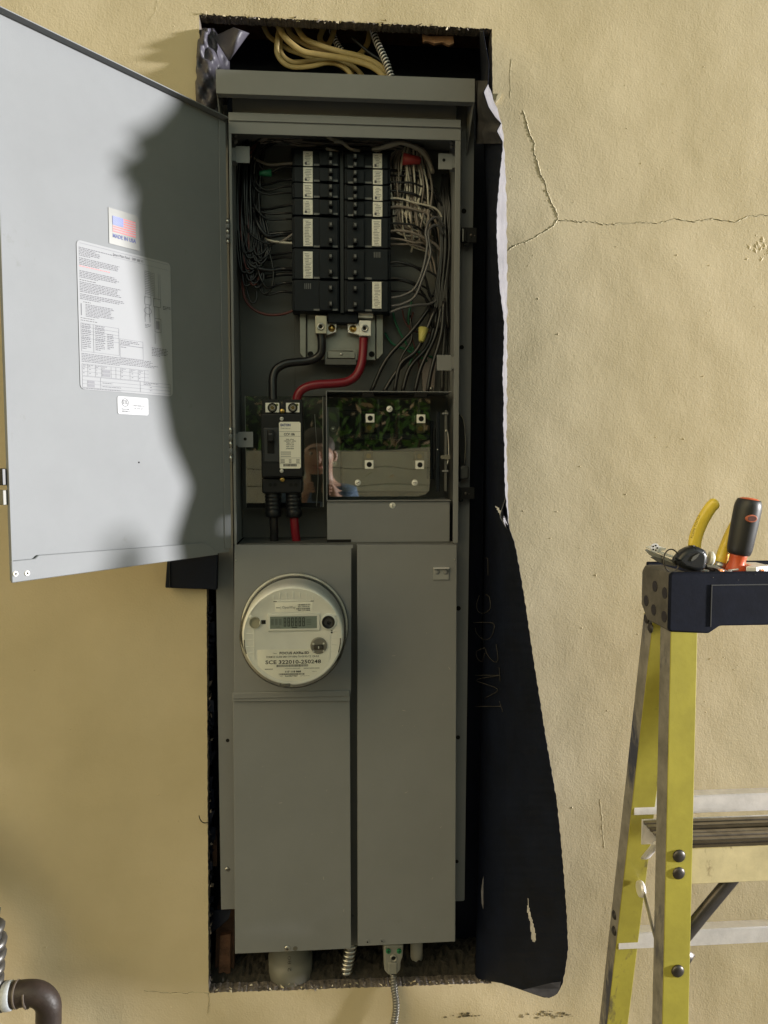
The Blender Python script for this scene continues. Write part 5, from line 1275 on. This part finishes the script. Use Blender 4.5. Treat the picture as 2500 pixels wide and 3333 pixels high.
for q, s_ in ((RL, 1), (RR, -1)):
    b = B(); b.box(q[2]-.004*s_, q[2]+.04*s_, q[3]-.004, q[3]+.035, 0, .035, GRIP, .003); b.done('foot', lad)
# steps
z1 = W(2300, 2757, LY).z; dzs = .305
for n in range(3):
    z_ = z1-n*dzs
    if z_ < .1: break
    pL, pR = at(*FL, z_), at(*FR, z_)
    st = thing('step', (0, 0, 0), None, None); bpy.data.objects.remove(st)
    b = B(); yf = pL.y+.0045
    b.box(pL.x+.005, pR.x-.005, yf, yf+.002, z_-.046, z_, STEP, .0006)
    for k in range(8):
        b.box(pL.x+.005, pR.x-.005, yf+.0022+k*.0096, yf+.0022+k*.0096+.0065, z_-.003, z_+(.0006 if k % 2 else .0), mat('dark_tread', (.10, .085, .07), .45, .7, var=.3, vscale=40) if k in (0, 1, 5) else mat('ribbed_tread', (.30, .27, .25), .4, .8, var=.3, vscale=40), .0004)
    b.box(pL.x+.005, pR.x-.005, yf+.080, yf+.082, z_-.035, z_, ALU, .0006)
    b.done('step', lad)
    for dz in (.006, .028):
        b = B(); c = V((pL.x+.0165, pL.y-.0002, z_-dz)); b.dome(c, ax, .0082, .0040, BRACE, 22); b.done('rivet', lad)
        b = B(); c = V((pR.x-.0165, pR.y-.0002, z_-dz)); b.dome(c, ax, .0082, .0040, BRACE, 22); b.done('rivet', lad)
    b = B(); b.tube([V((pL.x+.012, pL.y+.016, z_-.150)), V((pL.x+.06, pL.y+.022, z_-.098)), V((pL.x+.125, pL.y+.03, z_-.030))], .0098, BRACE, 10, 4, flat=.6); b.tube([V((pL.x+.022, pL.y+.004, z_-.160)), V((pL.x+.04, pL.y+.010, z_-.138))], .0085, BRACE, 8, 3, flat=.3); b.done('knee_brace', lad)
    b = B(); b.tube([V((pR.x-.012, pR.y+.016, z_-.150)), V((pR.x-.06, pR.y+.022, z_-.098)), V((pR.x-.125, pR.y+.03, z_-.030))], .0098, BRACE, 10, 4, flat=.6); b.done('knee_brace', lad)
    for p, s_ in ((pL, 1), (pR, -1)):
        b = B(); b.dome(V((p.x+.0165*s_, at(*FL, z_-.152).y-.0002, z_-.152)), ax, .0082, .0040, BRACE, 22); b.done('rivet', lad)
# rear horizontals
for (py, yy) in ((2586, None), (3022, None)):
    z_ = W(2300, py, -.26).z
    for _ in range(4): yy = at(*RL, z_).y+.006; z_ = W(2300, py, yy).z
    pL, pR = at(*RL, z_), at(*RR, z_)
    b = B(); b.box(pL.x+.0042, pR.x-.0042, pL.y+.0045, pL.y+.022, z_-.0015, z_, ALU, .0004); b.box(pL.x+.0042, pR.x-.0042, pL.y+.0045, pL.y+.006, z_-.026, z_-.0016, ALU, .0004); b.done('rear_bar', lad)
    for k, dz in enumerate((.004, .022)): 
        if py > 3000: c = V((pL.x-.0003, pL.y+.012, z_+.030-dz*1.4)); b = B(); b.lathe(c, (-1, 0, 0), [(0, .007), (.0015, .0066), (.003, .004)], mat('dark_rivet', (.05, .045, .045), .5, .5), 18); b.done('rivet', lad)
for (x, y) in ((2112, 2026), (2123, 2050)):
    c = W(x, y, -.33); b = B(); b.lathe(V((at(*RL, c.z).x-.0003, -.318+.012*(2123-x)/11, c.z)), (-1, 0, 0), [(0, .007), (.0015, .0066), (.003, .004)], mat('dark_rivet', (.05, .045, .045), .5, .5), 18); b.done('rivet', lad)
# spreader
pA = W(2092, 2893, -.235); pB = W(2140, 3075, -.33)
b = B(); b.tube([pA, W(2110, 2960, -.27), W(2122, 3010, -.3), pB], .0055, ZINC, 8, 4, flat=.3); b.done('spreader_bar', lad)
b = B(); b.lathe(pA+V((-.006, 0, 0)), (1, 0, 0), [(0, .011), (.004, .012), (.007, .010)], ALU, 20); b.done('spreader_pivot', lad)
b = B(); b.tube([W(2102, 2790, -.26), W(2125, 2762, -.3), W(2146, 2740, -.34)], .0078, ALU, 8, 4, flat=.4); b.done('brace_link', lad)

# ================================================================== TOOLS ON THE LADDER TOP
def Zt(x, y): return (2050+.27125*x, 1600+.27125*y)
pli = thing('pliers', tuple(W(2290, 1850, -.335)), 'pliers with curved yellow rubber handles standing in the ladder top', 'pliers')
b = B(); b.tube([W(*Zt(x, y), d) for x, y, d in [(815, 790, -.335), (778, 690, -.335), (790, 560, -.335), (835, 430, -.336), (900, 300, -.338), (980, 180, -.34), (1060, 112, -.342)]], lambda t: .0084*(1-.12*abs(t-.4))*(1 if t < .90 else max(.04, math.sqrt(max(0, 1-((t-.90)/.10)**2)))), PYEL, 20, 14, flat=.8); b.done('handle', pli)
b = B(); b.tube([W(*Zt(x, y), d) for x, y, d in [(1070, 900, -.33), (1100, 800, -.33), (1160, 640, -.325), (1210, 520, -.325), (1280, 390, -.325), (1350, 310, -.325)]], .0080, PYEL, 18, 8, flat=.8); b.done('handle', pli)
b = B(); b.tube([W(*Zt(x, y), -.333) for x, y in [(1110, 850), (1085, 940)]], .009, ZINC, 10, 2, flat=.6); b.tube([W(*Zt(x, y), -.333) for x, y in [(820, 780), (900, 900), (1000, 960)]], .006, BRACE, 8, 4, flat=.6); b.done('jaws', pli)
b = B(); 
b.text('KLEIN TOOLS', W(*Zt(752, 560), -.3485), (.30, 0, .95), (-.95, 0, .30), .0030, mat('brown_stamp', (.10, .06, .01), .5), width=.030); b.done('stamp', pli)
scr = thing('screwdriver', tuple(W(2405, 1860, -.345)), 'stubby screwdriver upside down with black and orange grip beside the pliers', 'screwdriver')
c0, c1 = W(*Zt(1265, 960), -.345), W(*Zt(1440, 75), -.350); dv = (c1-c0).normalized(); Ls = (c1-c0).length
b = B(); b.lathe(c0-dv*.004, dv, [(0, .0118), (Ls*.06, .0122), (Ls*.11, .0115), (Ls*.16, .0098), (Ls*.25, .0103), (Ls*.30, .0115)], ORNG, 32); b.done('orange_collar', scr)
b = B(); b.lathe(c0+dv*Ls*.235, dv, [(0, .0125), (Ls*.02, .0140), (Ls*.08, .0152), (Ls*.3, .0160), (Ls*.5, .0164), (Ls*.62, .0164), (Ls*.68, .0158), (Ls*.73, .0143), (Ls*.745, .0130)], GRIP, 40); g_ = b.done('grip', scr)
b = B(); b.lathe(c0+dv*Ls*.97, dv, [(0, .0132), (Ls*.012, .0118), (Ls*.026, .0085), (Ls*.033, .003)], ORNG, 30); b.done('orange_end', scr)
b = B(); c = W(*Zt(1470, 325), -.3665); R0 = c.x
P_ = [(c.x+.0072*math.cos(a)*(1 if abs(math.cos(a)) < .8 else 1), c.z+.0048*math.sin(a)) for a in [k*math.pi/10 for k in range(20)]]
b.prism(P_, 'y', -.3662, -.358, mat('pale_orange', (.50, .14, .08), .4), .0006)
P_ = [(c.x+.0054*math.cos(a), c.z+.0032*math.sin(a)) for a in [k*math.pi/10 for k in range(20)]]
b.prism(P_, 'y', -.3668, -.3655, mat('dark_red_hole', (.09, .02, .012), .5)); b.done('hanging_hole', scr)
keys = thing('keys', tuple(W(2230, 1862, -.355)), 'bunch of keys with a black fob on the left end of the ladder top', 'keys')
b = B(); P_ = [(745, 655), (800, 650), (880, 690), (925, 715), (935, 790), (920, 900), (870, 960), (760, 960), (640, 930), (540, 850), (560, 790), (640, 700)]
b.prism([cap_px(*Zt(x, y), d=-.37) for x, y in P_][::-1], 'y', -.374, -.355, mat('black_fob_plastic', (.014, .015, .018), .35), .006); 
P_ = [(735, 825), (760, 780), (830, 740), (838, 752), (800, 800), (745, 838)]; b.prism([cap_px(*Zt(x, y), d=-.3745) for x, y in P_][::-1], 'y', -.3748, -.374, mat('fob_badge', (.10, .10, .095), .4), 0); b.done('key_fob', keys)
b = B(); b.lathe(W(*Zt(950, 800), -.362), (.9, -.2, -.1), [(0, .0085), (.004, .0085), (.006, .006)], LUG, 22); b.done('ring_boss', keys)
def blade(pts, t_, m_, name='key', d=-.366, w_=.0022):
    b = B(); 
    b.prism([cap_px(*Zt(x, y), d=d) for x, y in pts][::-1], 'y', d, d+t_, m_, .0003); return b.done(name, keys)
blade([(925, 880), (960, 862), (1040, 890), (1200, 965), (1205, 985), (1180, 1005), (1130, 985), (1110, 960), (1070, 950), (1050, 930), (1000, 915), (930, 905)], .002, ZINC)
blade([(185, 700), (210, 690), (270, 720), (400, 770), (560, 840), (640, 880), (620, 900), (480, 870), (330, 820), (240, 760)], .002, ZINC, d=-.362)
blade([(190, 660), (260, 650), (350, 655), (440, 680), (430, 700), (370, 712), (520, 770), (530, 800), (420, 770), (300, 715), (215, 680)], .002, LUG, d=-.358)
blade([(250, 790), (300, 780), (420, 820), (560, 880), (550, 900), (430, 880), (330, 840)], .002, mat('dark_key_steel', (.2, .19, .18), .35, .9), d=-.364)
b = B(); c = W(*Zt(300, 675), -.3600); b.lathe(c, ax, [(0, .0058), (.0008, .0056)], ALU, 20); 
for k in range(5): a = k*1.257; b.cyl(c+V((math.cos(a)*.003, -.0008, math.sin(a)*.003)), ax, .0011, .0003, HOLE, 8)
b.done('key_head', keys)
b = B(); R_ = W(*Zt(500, 830), -.366); pts = [R_+V((math.cos(a)*.010, .002*math.sin(a), math.sin(a)*.014)) for a in [k*math.pi/10 for k in range(21)]]; b.tube(pts, .0009, BRACE, 6, 2); b.done('key_ring', keys)
# wrench and odd metal bits in the tray
wr = thing('wrench', tuple(W(2470, 1860, -.345)), 'bright steel wrench lying flat on the ladder top at the right edge', 'wrench')
b = B(); z_ = zc-.0075; x_ = W(2415, 1862, -.35).x
b.box(x_+.02, x_+.13, -.352, -.337, z_, z_+.010, ALU, .002)
b.prism([(x_-.004, -.366), (x_+.006, -.372), (x_+.03, -.362), (x_+.03, -.330), (x_+.006, -.326), (x_-.002, -.334), (x_+.010, -.342), (x_+.010, -.354)], 'z', z_, z_+.012, ALU, .001); b.done('steel_head_and_shank', wr)
bits = random.Random(9)
for k in range(9):
    b = B(); x_ = W(2290+k*22, 1866, -.36).x; y_ = bits.uniform(-.372, -.34); z_ = zc-.0078
    a = bits.uniform(0, 3.1); L_ = bits.uniform(.008, .022)
    b.tube([V((x_, y_, z_+.002+.003*(k % 3))), V((x_+math.cos(a)*L_, y_+math.sin(a)*L_*.5, z_+.004+bits.uniform(0, .004)))], bits.uniform(.0012, .0024), ALU if k % 2 else COPPER, 7, 2)
    b.done('screw', None, 'loose screw or metal offcut in the ladder top tray beside the screwdriver', 'loose screw', 'loose metal bits in the ladder tray')

# flaked patch and trowel scars on the wall at the far right
b = B(); rq = random.Random(77)
def chips(cx, cy, sx, sy, n, lo=.0006, hi=.002):
    for _ in range(n):
        a = W(rq.gauss(cx, sx), rq.gauss(cy, sy), 0); s_ = rq.uniform(lo, hi); t = rq.uniform(0, 3)
        q = [a+V((math.cos(t+k*1.57)*s_*(1.6 if k % 2 else .7), 0, math.sin(t+k*1.57)*s_*(1.6 if k % 2 else .7))) for k in range(4)]
        b.hull(q+[a+V((0, -s_*.3, 0))], [(0, 1, 4), (1, 2, 4), (2, 3, 4), (3, 0, 4)], WALL)
chips(2480, 800, 24, 22, 34, .0016, .0040); chips(2310, 1010, 7, 20, 12, .0006, .0014); chips(1890, 1965, 25, 25, 14, .0004, .0009); chips(2035, 2180, 40, 60, 14, .0004, .0009)
b.done('loose_paint_chips', wall)
# ================================================================== WHAT STANDS BEHIND THE VIEWER (mirrored in the clear covers)
FB = mat('pale_weathered_boards', (.80, .74, .62), .8, var=.12, vscale=5, bump=.002, bscale=20)
fen = thing('board_fence', (0, -3.3, 0), 'pale horizontal board fence opposite the panel with plants behind it', 'fence')
z_ = .02; k = 0
while z_ < 1.33:
    b = B(); b.box(-3.2, 3.2, -3.30-.004*(k % 2), -3.27, z_, z_+.112, FB, .003); b.done('board', fen); z_ += .117; k += 1
for x in (-3, -1, 1, 3): b = B(); b.box(x-.04, x+.04, -3.36, -3.305, 0, 1.34, FB, .004); b.done('post', fen)
b = B(); b.box(-4, 4, -4.4, -4.3, 0, 2.5, mat('dark_backdrop_face', (.02, .02, .018), .9, var=.3, vscale=5)); b.done('added_dark_backdrop', None, 'added tall dark backdrop hiding the sky behind the shrubs and the pale board fence', 'fence')  # backdrop added so the mirrored leaves stand against dark instead of sky
LG = mat('green_leaf', (.12, .26, .05), .5, var=.4, vscale=8); LP = mat('pale_pink_leaf', (.80, .55, .38), .5, var=.3, vscale=8); LK = mat('bark', (.09, .06, .04), .9)
for s_i, (x0, lab) in enumerate(((-1.6, 'leafy shrub behind the fence, left end'), (-.5, 'leafy shrub behind the fence, left of its middle'), (.5, 'leafy shrub behind the fence, right of its middle'), (1.6, 'leafy shrub behind the fence, right end'))):
    sh = thing('shrub', (x0, -3.6, 0), lab, 'shrub', 'shrubs behind the board fence'); rl = random.Random(40+s_i)
    b = B()
    for k in range(7): a = rl.uniform(0, 6.28); b.tube([V((x0, -3.6, 0)), V((x0+.15*math.cos(a), -3.6+.1*math.sin(a), .9)), V((x0+.45*math.cos(a), -3.6+.18*math.sin(a), rl.uniform(1.4, 2.1)))], lambda t: .014*(1-t*.8), LK, 6, 5)
    b.done('stems', sh); b = B()
    for k in range(1100):
        p = V((x0+rl.gauss(0, .33), -3.6+rl.gauss(0, .13), rl.uniform(.9, 2.2))); l_ = rl.uniform(.03, .085); d = V((rl.uniform(-1, 1), rl.uniform(-.4, 1), rl.uniform(-1, .6))).normalized(); s2 = d.orthogonal().normalized()*l_*.24
        b.face([p, p+d*l_*.5+s2, p+d*l_, p+d*l_*.5-s2], LP if rl.random() < .3 else LG)
    b.done('leaves', sh)

# ---- the person taking the picture, seen only as a reflection
SKIN = mat('skin', (.50, .29, .21), .5); SHIRT = mat('blue_shirt', (.10, .16, .26), .8, var=.2, vscale=12); JEAN = mat('dark_trousers', (.03, .035, .05), .85); HAIR = mat('brown_hair', (.05, .03, .02), .7, var=.3, vscale=60)
def skin_obj(name, verts, edges, m_, parent, root=0, lv=2, label=None):
    me = bpy.data.meshes.new(name); me.from_pydata([v[0] for v in verts], edges, []); o = bpy.data.objects.new(name, me); COL.objects.link(o)
    sk = o.modifiers.new('s', 'SKIN'); sk.use_smooth_shade = True
    if not me.skin_vertices: me.skin_vertices.new()
    for i, v in enumerate(verts): me.skin_vertices[0].data[i].radius = (v[1], v[2] if len(v) > 2 else v[1]); me.skin_vertices[0].data[i].use_root = (i == root)
    ss = o.modifiers.new('b', 'SUBSURF'); ss.levels = ss.render_levels = lv
    dg = bpy.context.evaluated_depsgraph_get(); m2 = bpy.data.meshes.new_from_object(o.evaluated_get(dg))
    bpy.data.objects.remove(o)
    b = B(); b.bm.from_mesh(m2); b.mi(m_)
    for f in b.bm.faces: f.material_index = 0; f.smooth = True
    return b.done(name, parent, label)
PY_ = -2.45; PXx = -.035; kf = .84
def pj(x, y, z): return V((PXx+x*kf, PY_+y*kf, z*kf))
per = thing('person', (PXx, PY_, 0), 'person in a blue shirt and dark trousers holding up a phone opposite the panel', 'person')
Vt = [(pj(0, 0, .92), .13, .11), (pj(0, 0, 1.10), .12, .10), (pj(0, .0, 1.30), .15, .11), (pj(0, 0, 1.42), .10, .08), (pj(0, .02, 1.49), .052), (pj(0, .035, 1.56), .062), (pj(0, .045, 1.63), .078, .088), (pj(0, .035, 1.70), .072, .080)]
Ed = [(i, i+1) for i in range(7)]
for s_ in (-1, 1):
    n = len(Vt); Vt += [(pj(s_*.17, 0, 1.39), .052), (pj(s_*.25, .03, 1.16), .042), (pj(s_*.12, .20, 1.33), .034), (pj(s_*.085, .235, 1.39), .024, .030), (pj(s_*.075, .245, 1.44), .016, .032)]
    Ed += [(3, n), (n, n+1), (n+1, n+2), (n+2, n+3), (n+3, n+4)]
    for q in range(4):
        k = len(Vt); zz = 1.415+q*.018
        Vt += [(pj(s_*.062, .262, zz), .0085), (pj(s_*.040, .275, zz+.002), .008), (pj(s_*(.018+.003*q), .272, zz+.003), .007)]; Ed += [(n+4 if q > 1 else n+3, k), (k, k+1), (k+1, k+2)]
    k = len(Vt); Vt += [(pj(s_*.066, .225, 1.42), .010), (pj(s_*.045, .222, 1.435), .009), (pj(s_*.03, .226, 1.445), .008)]; Ed += [(n+3, k), (k, k+1), (k+1, k+2)]
    n = len(Vt); Vt += [(pj(s_*.09, 0, .86), .085), (pj(s_*.10, .02, .48), .056), (pj(s_*.11, 0, .10), .036), (pj(s_*.12, .13, .035), .034, .028)]
    Ed += [(0, n), (n, n+1), (n+1, n+2), (n+2, n+3)]
body = skin_obj('body', Vt, Ed, SKIN, per)
Vs = [(pj(0, 0, .90), .15, .125), (pj(0, 0, 1.10), .138, .118), (pj(0, .0, 1.30), .165, .125), (pj(0, 0, 1.41), .125, .10), (pj(0, .015, 1.455), .07, .066)]
Es = [(0, 1), (1, 2), (2, 3), (3, 4)]
for s_ in (-1, 1): n = len(Vs); Vs += [(pj(s_*.17, 0, 1.39), .068), (pj(s_*.25, .03, 1.16), .056), (pj(s_*.17, .135, 1.265), .047)]; Es += [(3, n), (n, n+1), (n+1, n+2)]
skin_obj('shirt', Vs, Es, SHIRT, per)
Vj = [(pj(0, 0, .95), .14, .118)]; Ej = []
for s_ in (-1, 1): n = len(Vj); Vj += [(pj(s_*.09, 0, .84), .10), (pj(s_*.10, .02, .48), .072), (pj(s_*.11, 0, .13), .055)]; Ej += [(0, n), (n, n+1), (n+1, n+2)]
skin_obj('trousers', Vj, Ej, JEAN, per)
skin_obj('hair', [(pj(0, -.02, 1.62), .078, .07), (pj(0, .0, 1.71), .088, .088), (pj(0, .03, 1.755), .07, .06)], [(0, 1), (1, 2)], HAIR, per)
b = B()
for s_ in (-1, 1):
    b.lathe(pj(s_*.032, .118, 1.645), (0, 1, 0), [(-.004, .012), (.0, .011), (.004, .007), (.006, .001)], mat('eye_white', (.6, .58, .55), .3), 14); b.lathe(pj(s_*.032, .1215, 1.645), (0, 1, 0), [(0, .0055), (.004, .005)], HOLE, 12)
b.tube([pj(-.05, .118, 1.668), pj(-.03, .126, 1.673), pj(-.014, .126, 1.668)], .004, HAIR, 6, 4); b.tube([pj(.05, .118, 1.668), pj(.03, .126, 1.673), pj(.014, .126, 1.668)], .004, HAIR, 6, 4)
b.tube([pj(0, .128, 1.65), pj(0, .146, 1.618), pj(0, .132, 1.608)], lambda t: .006+.007*t, SKIN, 10, 4); b.tube([pj(-.024, .112, 1.578), pj(0, .124, 1.575), pj(.024, .112, 1.578)], .006, mat('lips', (.40, .15, .12), .5), 8, 4)
for s_ in (-1, 1): b.tube([pj(s_*.082, .03, 1.665), pj(s_*.096, .02, 1.655), pj(s_*.094, .025, 1.625), pj(s_*.082, .035, 1.605)], .009, SKIN, 8, 4)
b.done('face', per)
b = B(); c = pj(0, .262, 1.445); b.box(c.x-.037, c.x+.037, c.y-.004, c.y+.004, c.z-.075, c.z+.075, BLK, .003); b.done('phone', None, 'black phone held up by the person opposite the panel', 'phone')
